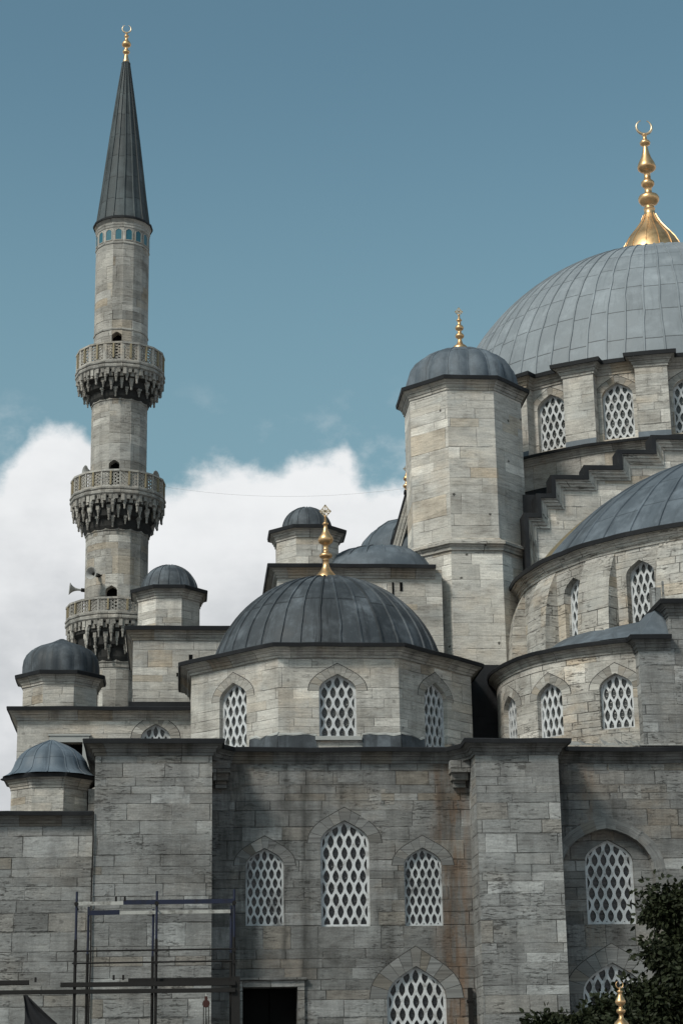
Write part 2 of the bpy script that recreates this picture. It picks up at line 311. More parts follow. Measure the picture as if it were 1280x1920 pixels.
# ------------------------------------------------------------------ mesh builder and scene helpers
class MB:
    def __init__(s): s.v = []; s.f = []; s.uv = []; s.mi = []; s.sm = []
    def face(s, pts, uv=None, mi=0, smooth=False):
        n = len(s.v); s.v += [tuple(p) for p in pts]; s.f.append(tuple(range(n, n + len(pts))))
        s.uv.append(uv or [(0, 0)]*len(pts)); s.mi.append(mi); s.sm.append(smooth)
    def grid(s, rows, uvs=None, mi=0, smooth=True, close=False):
        """rows of points, bottom to top; each row left to right seen from outside"""
        n0 = len(s.v); w = len(rows[0])
        for r in rows: s.v += [tuple(p) for p in r]
        for j in range(len(rows) - 1):
            for i in range(w if close else w - 1):
                i2 = (i + 1) % w
                s.f.append((n0 + j*w + i, n0 + j*w + i2, n0 + (j + 1)*w + i2, n0 + (j + 1)*w + i))
                if uvs:
                    a, b_, c, d = uvs[j][i], uvs[j][i + 1], uvs[j + 1][i + 1], uvs[j + 1][i]
                    s.uv.append([a, b_, c, d])
                else: s.uv.append([(i, j), (i + 1, j), (i + 1, j + 1), (i, j + 1)])
                s.mi.append(mi); s.sm.append(smooth)
    def box(s, x0, x1, y0, y1, z0, z1, skip='', mi=0, uo=0.):
        P = lambda x, y, z: (x, y, z)
        if 'f' not in skip: s.face([P(x0, y0, z0), P(x1, y0, z0), P(x1, y0, z1), P(x0, y0, z1)], [(x0 + uo, z0), (x1 + uo, z0), (x1 + uo, z1), (x0 + uo, z1)], mi)
        if 'b' not in skip: s.face([P(x1, y1, z0), P(x0, y1, z0), P(x0, y1, z1), P(x1, y1, z1)], [(x1, z0), (x0, z0), (x0, z1), (x1, z1)], mi)
        if 'l' not in skip: s.face([P(x0, y1, z0), P(x0, y0, z0), P(x0, y0, z1), P(x0, y1, z1)], [(-y1 + uo, z0), (-y0 + uo, z0), (-y0 + uo, z1), (-y1 + uo, z1)], mi)
        if 'r' not in skip: s.face([P(x1, y0, z0), P(x1, y1, z0), P(x1, y1, z1), P(x1, y0, z1)], [(y0 + uo, z0), (y1 + uo, z0), (y1 + uo, z1), (y0 + uo, z1)], mi)
        if 't' not in skip: s.face([P(x0, y0, z1), P(x1, y0, z1), P(x1, y1, z1), P(x0, y1, z1)], [(x0, y0), (x1, y0), (x1, y1), (x0, y1)], mi)
        if 'd' not in skip: s.face([P(x0, y1, z0), P(x1, y1, z0), P(x1, y0, z0), P(x0, y0, z0)], [(x0, y1), (x1, y1), (x1, y0), (x0, y0)], mi)
    def obox(s, p0, p1, w, h, up=Vector((0, 0, 1)), mi=0):
        """bar of section w x h from p0 to p1"""
        p0, p1 = Vector(p0), Vector(p1); d = (p1 - p0).normalized()
        a = d.cross(up); a = a.normalized() if a.length > 1e-4 else Vector((1, 0, 0)); b = a.cross(d).normalized()
        L = (p1 - p0).length
        c = [a*(w/2*i) + b*(h/2*j) for i, j in ((-1, -1), (1, -1), (1, 1), (-1, 1))]
        for i in range(4):
            j = (i + 1) % 4
            s.face([p0 + c[j], p0 + c[i], p1 + c[i], p1 + c[j]], [(0, 0), (w, 0), (w, L), (0, L)], mi)
        s.face([p0 + x for x in c], None, mi); s.face([p1 + x for x in c[::-1]], None, mi)
    def tube(s, p0, p1, r0, r1=None, n=8, cap=True, mi=0):
        r1 = r0 if r1 is None else r1
        p0, p1 = Vector(p0), Vector(p1); d = (p1 - p0).normalized()
        a = d.orthogonal().normalized(); b = d.cross(a)
        ring = lambda p, r: [p + (a*math.cos(2*PI*i/n) + b*math.sin(2*PI*i/n))*r for i in range(n)]
        A, B = ring(p0, r0), ring(p1, r1)
        s.grid([A, B], None, mi, True, True)
        if cap: s.face(A[::-1], None, mi); s.face(B, None, mi)
    def lathe(s, X, Y, prof, n=32, mi=0, lobes=0, lob=.0, phase=0., panels=None, smooth=True, facet=False):
        """prof: (r, z) bottom to top. u counts panels, v metres along the profile"""
        rows, uvs = [], []; L = 0; pr = None; panels = panels or n
        for r, z in prof:
            if pr: L += math.hypot(r - pr[0], z - pr[1])
            pr = (r, z); row = []; uvr = []
            for i in range(n + 1):
                a = phase + 2*PI*i/n
                k = 1 + (lob*abs(math.sin((a - phase)*lobes/2)) if lobes else 0)
                if i < n: row.append((X + r*k*math.sin(a), Y - r*k*math.cos(a), z))
                uvr.append((panels*i/n, L))
            rows.append(row); uvs.append(uvr)
        s.grid(rows, uvs, mi, smooth, True)
    def build(s, name, mat, parent=None, loc=None):
        me = bpy.data.meshes.new(name); me.from_pydata(s.v, [], s.f)
        ul = me.uv_layers.new(name='UVMap'); k = 0
        flat = []
        for uv in s.uv:
            for a in uv: flat += [a[0], a[1]]
        ul.data.foreach_set('uv', flat)
        for m_ in (mat if isinstance(mat, (list, tuple)) else [mat]): me.materials.append(m_)
        me.polygons.foreach_set('material_index', s.mi); me.polygons.foreach_set('use_smooth', s.sm)
        me.update()
        o = bpy.data.objects.new(name, me); COL.objects.link(o)
        if parent is not None:
            o.parent = parent
            o.matrix_parent_inverse = Matrix.Translation(-parent_loc(parent))
        return o

def parent_loc(p):
    v = Vector((0, 0, 0))
    while p is not None: v += p.location; v = v; p = None
    return v
def thing(name, label, cat, loc=(0, 0, 0), group=None):
    o = bpy.data.objects.new(name, None); COL.objects.link(o); o.location = loc
    o.empty_display_size = .5
    o['label'] = label; o['category'] = cat
    if group: o['group'] = group
    return o
def tag(o, label, cat, group=None):
    o['label'] = label; o['category'] = cat
    if group: o['group'] = group
    return o

def rescale(root, k):
    m = Matrix.Translation((0, 0, 1.7)) @ Matrix.Scale(k, 4) @ Matrix.Translation((0, 0, -1.7))
    for o in root.children_recursive: o.data.transform(m)
    v = m @ root.location
    root.location = v
    for o in root.children: o.matrix_parent_inverse = Matrix.Translation(-v)
# wall surfaces: a map takes (u, v, d) = along, up, inwards
def planar(X, Y, ang=0., z=0.):
    """plane through (X, Y) facing outward at angle ang (0 = -Y, 90 = +X)"""
    a = R_(ang); ux, uy = math.cos(a), math.sin(a); nx, ny = -math.sin(a), math.cos(a)
    return lambda u, v, d: (X + ux*u + nx*d, Y + uy*u + ny*d, z + v)
def cylmap(X, Y, r):
    return lambda u, v, d: (X + (r - d)*math.sin(u/r), Y - (r - d)*math.cos(u/r), v)

AT = [0, .2, .45, .65, .8, .9, .96, 1]
AG = [1, .885, .74, .61, .475, .345, .22, 0]
AG2 = [1, .96, .86, .735, .585, .43, .285, 0]
def arch_pts(uc, hw, spring, rise, AG=AG):
    """left springing to right springing"""
    L = [(uc - hw*t, spring + rise*g) for t, g in zip(AT[::-1], AG[::-1])]
    Rr = [(uc + hw*t, spring + rise*g) for t, g in zip(AT[1:], AG[1:])]
    return L + Rr
def outline(op, f=0.):
    """counter-clockwise outline of an opening, inset by f"""
    uc, hw, sill, spring, rise = op['uc'], op['hw'] - f, op['sill'] + f, op['spring'], op['rise'] - f*.9
    if rise <= 0: return [(uc - hw, sill), (uc + hw, sill), (uc + hw, spring - f), (uc - hw, spring - f)]
    return [(uc - hw, sill), (uc + hw, sill)] + arch_pts(uc, hw, spring, rise, op.get('ag', AG))[::-1]
def OP(uc, hw, sill, spring, rise, depth=.28, cols=5, pv=.41, ring=.38, **k):
    return dict(uc=uc, hw=hw, sill=sill, spring=spring, rise=rise, depth=depth, cols=cols, pv=pv, ring=ring, **k)

def wall_strip(mb, mp, u0, u1, v0, v1, ops=(), step=99., uo=0., mi=0):
    ops = sorted(ops, key=lambda o: o['uc']); cur = u0
    def quad(a, b, za0, zb0, za1, zb1):
        mb.face([mp(a, za0, 0), mp(b, zb0, 0), mp(b, zb1, 0), mp(a, za1, 0)], [(a + uo, za0), (b + uo, zb0), (b + uo, zb1), (a + uo, za1)], mi)
    def plain_span(a, b):
        if b - a < 1e-5: return
        n = max(1, math.ceil((b - a)/step))
        for i in range(n): quad(a + (b - a)*i/n, a + (b - a)*(i + 1)/n, v0, v0, v1, v1)
    for o in ops:
        plain_span(cur, o['uc'] - o['hw']); cur = o['uc'] + o['hw']
        pts = arch_pts(o['uc'], o['hw'], o['spring'], o['rise'], o.get('ag', AG)) if o['rise'] > 0 else [(o['uc'] - o['hw'], o['spring']), (o['uc'] + o['hw'], o['spring'])]
        for (a, za), (b, zb) in zip(pts, pts[1:]):
            quad(a, b, za, zb, v1, v1)
            if o['sill'] > v0: quad(a, b, v0, v0, o['sill'], o['sill'])
        P = outline(o); L = 0
        for (a, za), (b, zb) in zip(P, P[1:] + P[:1]):
            l = math.hypot(b - a, zb - za)
            d = o['depth']
            ua = a + uo; ub = b + uo
            mb.face([mp(a, za, 0), mp(a, za, d), mp(b, zb, d), mp(b, zb, 0)][::-1],
                    [(ua, za), (ua + (d if abs(za - zb) > abs(a - b) else 0), za + (0 if abs(za - zb) > abs(a - b) else d)),
                     (ub + (d if abs(za - zb) > abs(a - b) else 0), zb + (0 if abs(za - zb) > abs(a - b) else d)), (ub, zb)][::-1], mi)
    plain_span(cur, u1)

def clip(poly, conv):
    """Sutherland-Hodgman, conv counter-clockwise convex"""
    out = poly
    for (ax, ay), (bx, by) in zip(conv, conv[1:] + conv[:1]):
        if not out: return []
        if math.hypot(bx - ax, by - ay) < 1e-9: continue
        ins = lambda p: (bx - ax)*(p[1] - ay) - (by - ay)*(p[0] - ax)
        res = []
        for p, q in zip(out, out[1:] + out[:1]):
            a, b = ins(p), ins(q)
            if a >= 0: res.append(p)
            if (a >= 0) != (b >= 0):
                k = a/(a - b); res.append((p[0] + (q[0] - p[0])*k, p[1] + (q[1] - p[1])*k))
        out = res
    return out
def area(p): return .5*sum(a[0]*b[1] - a[1]*b[0] for a, b in zip(p, p[1:] + p[:1]))

def window(parent, mp, op, stucco='stucco', glass='glass', vous='voussoir', sill=True, label=None, fw=.055):
    """a stucco frame in the opening; children: lattice grille, bull's-eye glass, ring of voussoirs"""
    d = op['depth'] - .08
    fr = MB(); O0, O1 = outline(op), outline(op, fw)
    for i in range(len(O0)):
        j = (i + 1) % len(O0)
        fr.face([mp(*O0[i], d - .02), mp(*O0[j], d - .02), mp(*O1[j], d - .02), mp(*O1[i], d - .02)])
        fr.face([mp(*O1[i], d - .02), mp(*O1[j], d - .02), mp(*O1[j], d + .06), mp(*O1[i], d + .06)])
    w = fr.build('window', M[stucco], parent)
    if label: w['label'] = label
    gr, gl = MB(), MB()
    uc, hw = op['uc'], op['hw']; ph = 2*(hw - fw)/op['cols']; pv = op['pv']
    c, b = .32*pv, .68*pv; aw, ah = .345*ph, .575*pv
    top = op['spring'] + op['rise']; rows = int((top - op['sill'])/pv) + 3
    O2 = outline(op, fw + .018)
    off = .5 if op['cols'] % 2 == 0 else 0.
    for j in range(-1, rows):
        cy = top - fw - ah - pv*j - .03
        if cy < op['sill'] - pv: break
        for i in range(-op['cols'] - 2, op['cols'] + 3):
            cx = uc + (i + .5*(j % 2))*ph
            hx = [(cx + x*ph/2, cy + y) for x, y in ((0, -b), (1, -c), (1, c), (0, b), (-1, c), (-1, -c))]
            hx = clip(hx, O1)
            if len(hx) < 3 or area(hx) < 2e-4: continue
            ss = [-1, -.72, -.36, 0, .36, .72, 1]
            al = [(cx + aw*(1 - abs(s)**1.9), cy + ah*s) for s in ss] + [(cx - aw*(1 - abs(s)**1.9), cy + ah*s) for s in ss[-2:0:-1]]
            al = clip(al, O2)
            if len(al) < 3 or area(al) < .0016:
                gr.face([mp(*p, d) for p in hx]); continue
            tris = tessellate_polygon([[Vector((*p, 0)) for p in hx], [Vector((*p, 0)) for p in al]])
            allp = hx + al
            for t3 in tris:
                q = [allp[k] for k in t3]
                if area(q) < 0: q = q[::-1]
                gr.face([mp(*p, d) for p in q])
            for p, q in zip(al, al[1:] + al[:1]):
                gr.face([mp(*p, d), mp(*q, d), mp(*q, d + .07), mp(*p, d + .07)])
            gl.face([mp(*p, d + .07) for p in al], [(p[0] - cx, p[1] - cy) for p in al])
    gr.build('grille', M[stucco], w); gl.build('glass', M[glass], w)
    rw = op['ring']
    if rw:
        vb = MB(); k = (hw + rw)/hw
        inn = arch_pts(uc, hw + .004, op['spring'], op['rise'] + .004); out = arch_pts(uc, hw + rw, op['spring'], op['rise']*k*1.03)
        def along(P, s):
            Ls = [0]
            for p, q in zip(P, P[1:]): Ls.append(Ls[-1] + math.hypot(q[0] - p[0], q[1] - p[1]))
            x = s*Ls[-1]
            for i in range(len(P) - 1):
                if x <= Ls[i + 1] + 1e-9:
                    f = (x - Ls[i])/(Ls[i + 1] - Ls[i]); return (P[i][0] + (P[i + 1][0] - P[i][0])*f, P[i][1] + (P[i + 1][1] - P[i][1])*f)
            return P[-1]
        ns = op.get('ns', 11); pr = -.012
        rs = random.Random(int(uc*97 + hw*31))
        cuts = [(i + (rs.uniform(-.16, .16) if 0 < i < ns else 0))/ns for i in range(ns + 1)]
        for i in range(ns):
            s0, s1 = cuts[i] + .002, cuts[i + 1] - .002; uo = rs.uniform(0, 90)
            N = 4
            for q in range(N):
                a0, a1 = s0 + (s1 - s0)*q/N, s0 + (s1 - s0)*(q + 1)/N
                A, B, C, D = along(inn, a0), along(inn, a1), along(out, a1), along(out, a0)
                uvf = lambda p: (uo + p[0]*.02, p[1] + uo*3)
                vb.face([mp(*A, pr), mp(*D, pr), mp(*C, pr), mp(*B, pr)][::-1][::-1], [uvf(A), uvf(D), uvf(C), uvf(B)])
                vb.face([mp(*D, pr), mp(*D, 0.01), mp(*C, .01), mp(*C, pr)], [uvf(D)]*4)
                vb.face([mp(*A, pr), mp(*B, pr), mp(*B, .01), mp(*A, .01)], [uvf(A)]*4)
                if q == 0: vb.face([mp(*A, pr), mp(*A, .01), mp(*D, .01), mp(*D, pr)], [uvf(A)]*4)
                if q == N - 1: vb.face([mp(*B, pr), mp(*C, pr), mp(*C, .01), mp(*B, .01)], [uvf(A)]*4)
        # the open joint between the ring and the wall
        o2 = arch_pts(uc, hw + rw + .03, op['spring'] - .25, (op['rise']*k*1.03 + .25 + .035))
        o1 = arch_pts(uc, hw + rw, op['spring'] - .25, op['rise']*k*1.03 + .25)
        o1 = arch_pts(uc, hw + rw, op['spring'], op['rise']*k*1.03); o2 = arch_pts(uc, hw + rw + .032, op['spring'], op['rise']*k*1.03 + .034)
        for i in range(len(o1) - 1):
            vb.face([mp(*o1[i], -.004), mp(*o2[i], -.004), mp(*o2[i + 1], -.004), mp(*o1[i + 1], -.004)], None, 1)
        for a, b_ in zip(inn, inn[1:]):
            pass
        for i in range(len(inn) - 1):      # dark joints show between the stones
            vb.face([mp(*inn[i], -.003), mp(*out[i], -.003), mp(*out[i + 1], -.003), mp(*inn[i + 1], -.003)], None, 1)
        vb.build('arch_surround', [M[vous], M['gap']], w)
    return w

def sweep(mb, path, prof, frame, closed=False, mi=0, uo=0., smooth=False, side=1):
    """path: 2-D points; prof: (offset to the right of travel, height); frame(x, y, h) -> 3-D"""
    n = len(path); offs = []
    for i in range(n):
        p = Vector(path[i]); a = Vector(path[(i - 1) % n]) if (closed or i > 0) else None; b = Vector(path[(i + 1) % n]) if (closed or i < n - 1) else None
        d1 = (p - a).normalized() if a is not None else None; d2 = (b - p).normalized() if b is not None else None
        d1 = d1 if d1 is not None else d2; d2 = d2 if d2 is not None else d1
        n1 = Vector((d1.y, -d1.x)); n2 = Vector((d2.y, -d2.x)); m = (n1 + n2)
        if m.length < 1e-6: m = n1
        m.normalize(); c = max(.3, m.dot(n1)); offs.append(m/c*side)
    L = [uo]
    for i in range(n if closed else n - 1): L.append(L[-1] + (Vector(path[(i + 1) % n]) - Vector(path[i])).length)
    P = [0]
    for q, r in zip(prof, prof[1:]): P.append(P[-1] + math.hypot(r[0] - q[0], r[1] - q[1]))
    for i in range(n if closed else n - 1):
        j = (i + 1) % n
        for k in range(len(prof) - 1):
            (o0, h0), (o1, h1) = prof[k], prof[k + 1]
            A = frame(path[i][0] + offs[i].x*o0, path[i][1] + offs[i].y*o0, h0); B = frame(path[j][0] + offs[j].x*o0, path[j][1] + offs[j].y*o0, h0)
            C = frame(path[j][0] + offs[j].x*o1, path[j][1] + offs[j].y*o1, h1); D = frame(path[i][0] + offs[i].x*o1, path[i][1] + offs[i].y*o1, h1)
            q = [A, B, C, D]; uv = [(L[i], P[k]), (L[i + 1], P[k]), (L[i + 1], P[k + 1]), (L[i], P[k + 1])]
            if side < 0: q, uv = q[::-1], uv[::-1]
            mb.face(q, uv, mi, smooth)

def corn_prof(h=.55, o=.38):
    """moulding, bottom to top; heights below the top"""
    P = [(-.01, -1), (.13, -1), (.13, -.82), (.24, -.80), (.33, -.66), (.33, -.58), (.48, -.565), (.48, -.45), (.58, -.42), (.74, -.36), (.74, -.33), (.88, -.325), (.88, -.28)]
    return [(a*o, b*h) for a, b in P]
def cap_prof(h=.55, o=.38, inn=.5, rise=.05):
    return [(.86*o, -.30*h), (1.0*o + .02, -.31*h), (1.0*o + .045, -.03), (1.0*o + .02, 0.), (-inn, rise)]
def cornice(parent, path, z, h=.55, o=.38, closed=False, mat='cornice', cap='lead_black', inn=.5, rise=.05, uo=0., smooth=False):
    fr = lambda x, y, hh: (x + .016*noise.noise((x*1.1, y*1.1, z + hh*2)), y + .016*noise.noise((y*1.1, x*1.1, 7 + z)), z + hh + .028*noise.noise((x*.7, y*.7, z)) + .012*noise.noise((x*2.3, y*2.3, z)))
    if not smooth: path = subdiv(path, closed)
    a = MB(); sweep(a, path, corn_prof(h, o), fr, closed, 0, uo, smooth)
    c = a.build('cornice', M[mat], parent)
    b = MB(); sweep(b, path, cap_prof(h, o, inn, rise), fr, closed, 0, uo, smooth); b.build('lead_edge', M[cap], c)
    return c

def subdiv(path, closed, L=.8):
    out = []
    n = len(path)
    for i in range(n if closed else n - 1):
        p, q = Vector(path[i]), Vector(path[(i + 1) % n]); k = max(1, round((q - p).length/L)) if (q - p).length < 40 else 1
        out += [tuple(p.lerp(q, j/k)) for j in range(k)]
    return out if closed else out + [tuple(path[-1])]
def ngon(X, Y, R, n=8, phase=None):
    """corners counter-clockwise seen from above, with a face looking to -Y unless a phase is given"""
    ph = (360/n/2) if phase is None else phase
    return [(X + R*math.sin(R_(ph + 360*k/n)), Y - R*math.cos(R_(ph + 360*k/n))) for k in range(n)]
def poly_faces(X, Y, R, n=8, phase=0.):
    """(angle, map, half width) of each face; face 0 looks to -Y turned by phase"""
    ap = R*math.cos(PI/n); hw = R*math.sin(PI/n)
    for k in range(n):
        a = phase + 360*k/n
        yield k, planar(X + ap*math.sin(R_(a)), Y - ap*math.cos(R_(a)), a), hw
def arc(X, Y, r, a0, a1, n):
    return [(X + r*math.sin(R_(a0 + (a1 - a0)*i/n)), Y - r*math.cos(R_(a0 + (a1 - a0)*i/n))) for i in range(n + 1)]

def dome(parent, name, mat, X, Y, prof, nrib, seg=6, rib=(.05, .045), phase=0., lobes=0, lob=0.):
    """lead dome with rolled seams along its meridians"""
    mb = MB(); mb.lathe(X, Y, prof, nrib*seg, panels=nrib, phase=phase, lobes=lobes, lob=lob)
    if rib:
        w, h = rib
        for k in range(nrib):
            a_ = phase + 2*PI*k/nrib; rows = []
            for i, (r, z) in enumerate(prof):
                if r < w*1.1 and i > 0: break
                p0 = prof[max(0, i - 1)]; p1 = prof[min(len(prof) - 1, i + 1)]
                tr, tz = p1[0] - p0[0], p1[1] - p0[1]; l = math.hypot(tr, tz) or 1
                nr, nz = tz/l, -tr/l
                a = a_ + (.11*noise.noise((k*3.7, z*.55, X)) + .05*noise.noise((k*3.7, z*2., X)))*2*PI/nrib; t = Vector((math.cos(a), math.sin(a), 0))
                c = Vector((X + r*math.sin(a), Y - r*math.cos(a), z)); up = Vector((nr*math.sin(a), -nr*math.cos(a), nz))
                rows.append([c - t*w - up*.01, c - t*w*.6 + up*h, c + t*w*.6 + up*h, c + t*w - up*.01])
            n_ = len(rows)
            mb.grid(rows, [[(k + .5, .3)]*4 for _ in rows], 0, False)
    return mb.build(name, M[mat], parent)
def sphere_prof(zc, R, z0, rtop=.05, n=18, flare=None):
    a0 = math.asin((z0 - zc)/R); a1 = math.acos(rtop/R)
    P = [(R*math.cos(a0 + (a1 - a0)*i/n), zc + R*math.sin(a0 + (a1 - a0)*i/n)) for i in range(n + 1)]
    return (flare or []) + P

def finial(parent, X, Y, prof, tip=None, mat='gold', n=20, tipmat='gold_pale'):
    mb = MB(); mb.lathe(X, Y, prof, n); f = mb.build('finial', M[mat], parent)
    if tip:
        kind, z, r = tip; b = MB()
        if kind == 'crescent':
            # a horned ring, open at the top, thick below
            N = 28; rows = []
            for i in range(N + 1):
                a = R_(-90 + (-158 + 316*i/N)); th = r*.17*(math.cos(R_(158*(2*i/N - 1))*.5) + .12)
                c = Vector((X + r*math.cos(a), Y, z + r + r*math.sin(a))); er = Vector((math.cos(a), 0, math.sin(a)))
                rows.append([c + (er*math.cos(q) + Vector((0, 1, 0))*math.sin(q))*th for q in [2*PI*k/8 for k in range(8)]])
            b.grid(rows, None, 0, True, True)
        else:
            # openwork plate: a pointed lozenge of bars
            y = Y; hh = r*1.05
            pts = [(0, 0), (r*.95, hh*.95), (r*.55, hh*1.25), (0, hh*2.), (-r*.55, hh*1.25), (-r*.95, hh*.95)]
            for p, q in list(zip(pts, pts[1:] + pts[:1])) + [((0, 0), (0, hh*2)), ((-r*.6, hh*.5), (r*.5, hh*1.3)), ((r*.6, hh*.5), (-r*.5, hh*1.3)), ((-r*.95, hh*.95), (r*.95, hh*.95))]:
                b.obox((X + p[0], y, z + p[1]), (X + q[0], y, z + q[1]), r*.17, r*.17, Vector((0, 1, 0)))
        b.build('finial_tip', M[tipmat], f)
    return f

# ------------------------------------------------------------------ ground
def ground():
    b = MB(); b.face([(-1500, -600, 0), (1500, -600, 0), (1500, 2500, 0), (-1500, 2500, 0)], [(-1500, -600), (1500, -600), (1500, 2500), (-1500, 2500)])
    o = b.build('ground', M['paving']); o['kind'] = 'structure'
ground()

# ------------------------------------------------------------------ prayer hall: the lower facade with its two buttresses
FY, BY = 73.8, 72.0
def facade():
    t = thing('prayer_hall', 'sooty stone facade with latticed arched windows between two square buttresses, below the domes', 'building', (8.4, 74, 0))
    mp = planar(0, FY)
    ws = [OP(3.135, .705, 8.41, 10.60, .65, cols=5, pv=.335, ring=.44, ns=9), OP(6.12, .915, 8.36, 11.42, .85, cols=5, pv=.43, ring=.47, ns=9, fw=.07),
          OP(9.03, .715, 8.36, 10.58, .66, cols=5, pv=.335, ring=.44, ns=9), OP(8.67, 1.10, 3.6, 5.75, 1.16, cols=6, pv=.45, ring=.62, ns=11, fw=.08),
          ]
    door = dict(uc=3.31, hw=1.0, sill=.9, spring=6.21, rise=0., depth=.9)
    # the wall of the bay, in horizontal bands so that stacked openings stay in one surface
    mb = MB()
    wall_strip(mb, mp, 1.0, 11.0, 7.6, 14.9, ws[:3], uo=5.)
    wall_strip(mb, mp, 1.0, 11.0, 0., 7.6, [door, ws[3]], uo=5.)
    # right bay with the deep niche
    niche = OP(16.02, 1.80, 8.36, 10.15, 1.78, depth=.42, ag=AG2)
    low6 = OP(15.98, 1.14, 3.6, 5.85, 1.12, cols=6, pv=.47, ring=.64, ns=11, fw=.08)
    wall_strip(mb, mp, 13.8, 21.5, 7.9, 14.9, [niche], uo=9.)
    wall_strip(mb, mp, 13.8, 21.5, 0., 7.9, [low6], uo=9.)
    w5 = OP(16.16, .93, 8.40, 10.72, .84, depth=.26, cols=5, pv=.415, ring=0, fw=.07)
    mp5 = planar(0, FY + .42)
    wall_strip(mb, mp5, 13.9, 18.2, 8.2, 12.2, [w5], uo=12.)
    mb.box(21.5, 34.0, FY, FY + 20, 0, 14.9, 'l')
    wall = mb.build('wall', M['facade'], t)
    for i, o in enumerate(ws):
        window(t, mp, o, 'stucco_sooty' if i in (0, 2) else 'stucco', 'glass_black', 'voussoir_dark', fw=o.get('fw', .05))
    window(t, mp5, w5, 'stucco', 'glass_black', 'voussoir_dark', fw=.08)
    window(t, mp, low6, 'stucco', 'glass_black', 'voussoir_dark', fw=.08)
    # voussoirs round the niche
    o = dict(niche); o['ring'] = .62; o['ns'] = 13
    vb = MB(); N = 13
    inn = arch_pts(o['uc'], o['hw'], o['spring'], o['rise'], AG2); out = arch_pts(o['uc'], o['hw'] + .42, o['spring'] + .05, o['rise'] + .36, AG2)
    for i in range(len(inn) - 1):
        uo = i*3.3
        vb.face([mp(*inn[i], -.008), mp(*out[i], -.008), mp(*out[i + 1], -.008), mp(*inn[i + 1], -.008)], [(uo, 0), (uo, .6), (uo + .1, .6), (uo + .1, 0)])
    vb.build('niche_arch', M['voussoir_dark'], t)
    # buttresses
    for (x0, x1, mat) in ((-3.1, 1.15, 'facade_light'), (10.86, 13.97, 'facade_light')):
        b = MB()
        taper = .0
        b.box(x0, x1, BY, FY + (6.5 if x0 < 0 else 1.2), 0, 14.9, 'd', uo=x0*3)
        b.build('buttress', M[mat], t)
    # the cornice runs along the bay, breaks forward round each buttress and back
    e = .42
    path = [(-3.1, 80.3), (-3.1, BY), (1.15, BY), (1.15 + .0, FY - .95), (1.75, FY), (10.2, FY), (10.86, FY - .95), (10.86, BY), (13.97, BY), (13.97, FY - .95), (14.25, FY), (34, FY)]
    cornice(t, path, 14.96, .56, e, False, 'cornice_dark', 'lead_black', inn=1.2, rise=.12, uo=3.)
    # corbels in the angles
    for x0, x1 in ((1.16, 1.85), (10.1, 10.84)):
        b = MB(); b.box(x0, x1, FY - .62, FY - .003, 13.98, 14.42); b.box(x0 + .06, x1 - .06, FY - .42, FY - .003, 13.72, 13.98); b.box(x0 + .14, x1 - .14, FY - .22, FY - .003, 13.46, 13.72)
        b.build('corbel', M['facade'], t)
    # flat lead roof behind the cornice
    b = MB(); b.box(-3.0, 34, FY + .3, 95, 14.80, 14.95, 'lrbd'); b.build('roof', M['lead_dark'], t)
    # doorway: moulded frame, dark leaves set back
    b = MB()
    for (x0, x1, z0, z1, y) in ((2.06, 2.31, .2, 6.21, .10), (4.31, 4.56, .2, 6.21, .10), (2.06, 4.56, 6.213, 6.44, .12), (1.98, 4.64, 6.443, 6.54, .2)):
        b.box(x0, x1, FY - y, FY + .05, z0, z1)
    b.build('door_frame', M['facade'], t)
    b = MB(); b.box(2.3, 3.28, FY + .80, FY + .88, .9, 6.2); b.box(3.34, 4.3, FY + .80, FY + .88, .9, 6.2); b.box(2.3, 4.3, FY + .885, FY + .90, .9, 6.2)
    b.build('door', M['void'], t)
    # pale stones let into the wall where it was repaired
    for (x, z, w, h) in ((7.52, 12.85, .50, .60), (6.75, 12.25, .95, .38), (5.9, 13.7, .8, .35), (15.7, 14.0, .55, .38), (16.55, 13.05, .9, .5), (17.9, 14.15, .5, .2)):
        b = MB(); b.box(x, x + w, FY - .006, FY + .02, z, z + h, 'b', uo=x*9); b.build('repair_stone', M['facade_light'], t)
    # mortar fillets on the roof edge
    b = MB()
    pts = [(13.9, 73.9), (15.0, 73.85), (16.4, 73.85), (17.8, 73.8), (19.2, 73.7), (21.4, 73.7)]
    rs = random.Random(8)
    for (a, c) in zip(pts, pts[1:]):
        n = 5
        for i in range(n):
            x0 = a[0] + (c[0] - a[0])*i/n; x1 = a[0] + (c[0] - a[0])*(i + 1)/n
            b.face([(x0, 73.75, 15.08), (x1, 73.75, 15.08), (x1, 74.5, 15.36 + rs.uniform(-.1, .14)), (x0, 74.5, 15.36 + rs.uniform(-.1, .14))])
    b.build('mortar_fillet', M['mortar'], t)
    return t
facade()

b = MB(); b.box(9.06*1.21 - .42, 9.06*1.21 - .26, FY - .22, FY - .06, 2.0, 6.1); b.box(10.5, 10.74, FY - .24, FY - .003, 5.6, 5.68)
tag(b.build('drainpipe', M['iron']), 'short dark drainpipe end on the facade just left of the right buttress', 'drainpipe')
b = MB()
for i in range(24):
    z0, z1 = 12.35 - i*.52, 12.35 - (i + 1)*.52
    b.tube((-3.13 + .012*math.sin(i*.8), 71.93, z0), (-3.13 + .012*math.sin((i + 1)*.8), 71.93, z1), .028, n=6, cap=False)
tag(b.build('cable', M['iron']), 'thin black lightning cable running straight down the left buttress edge', 'cable')

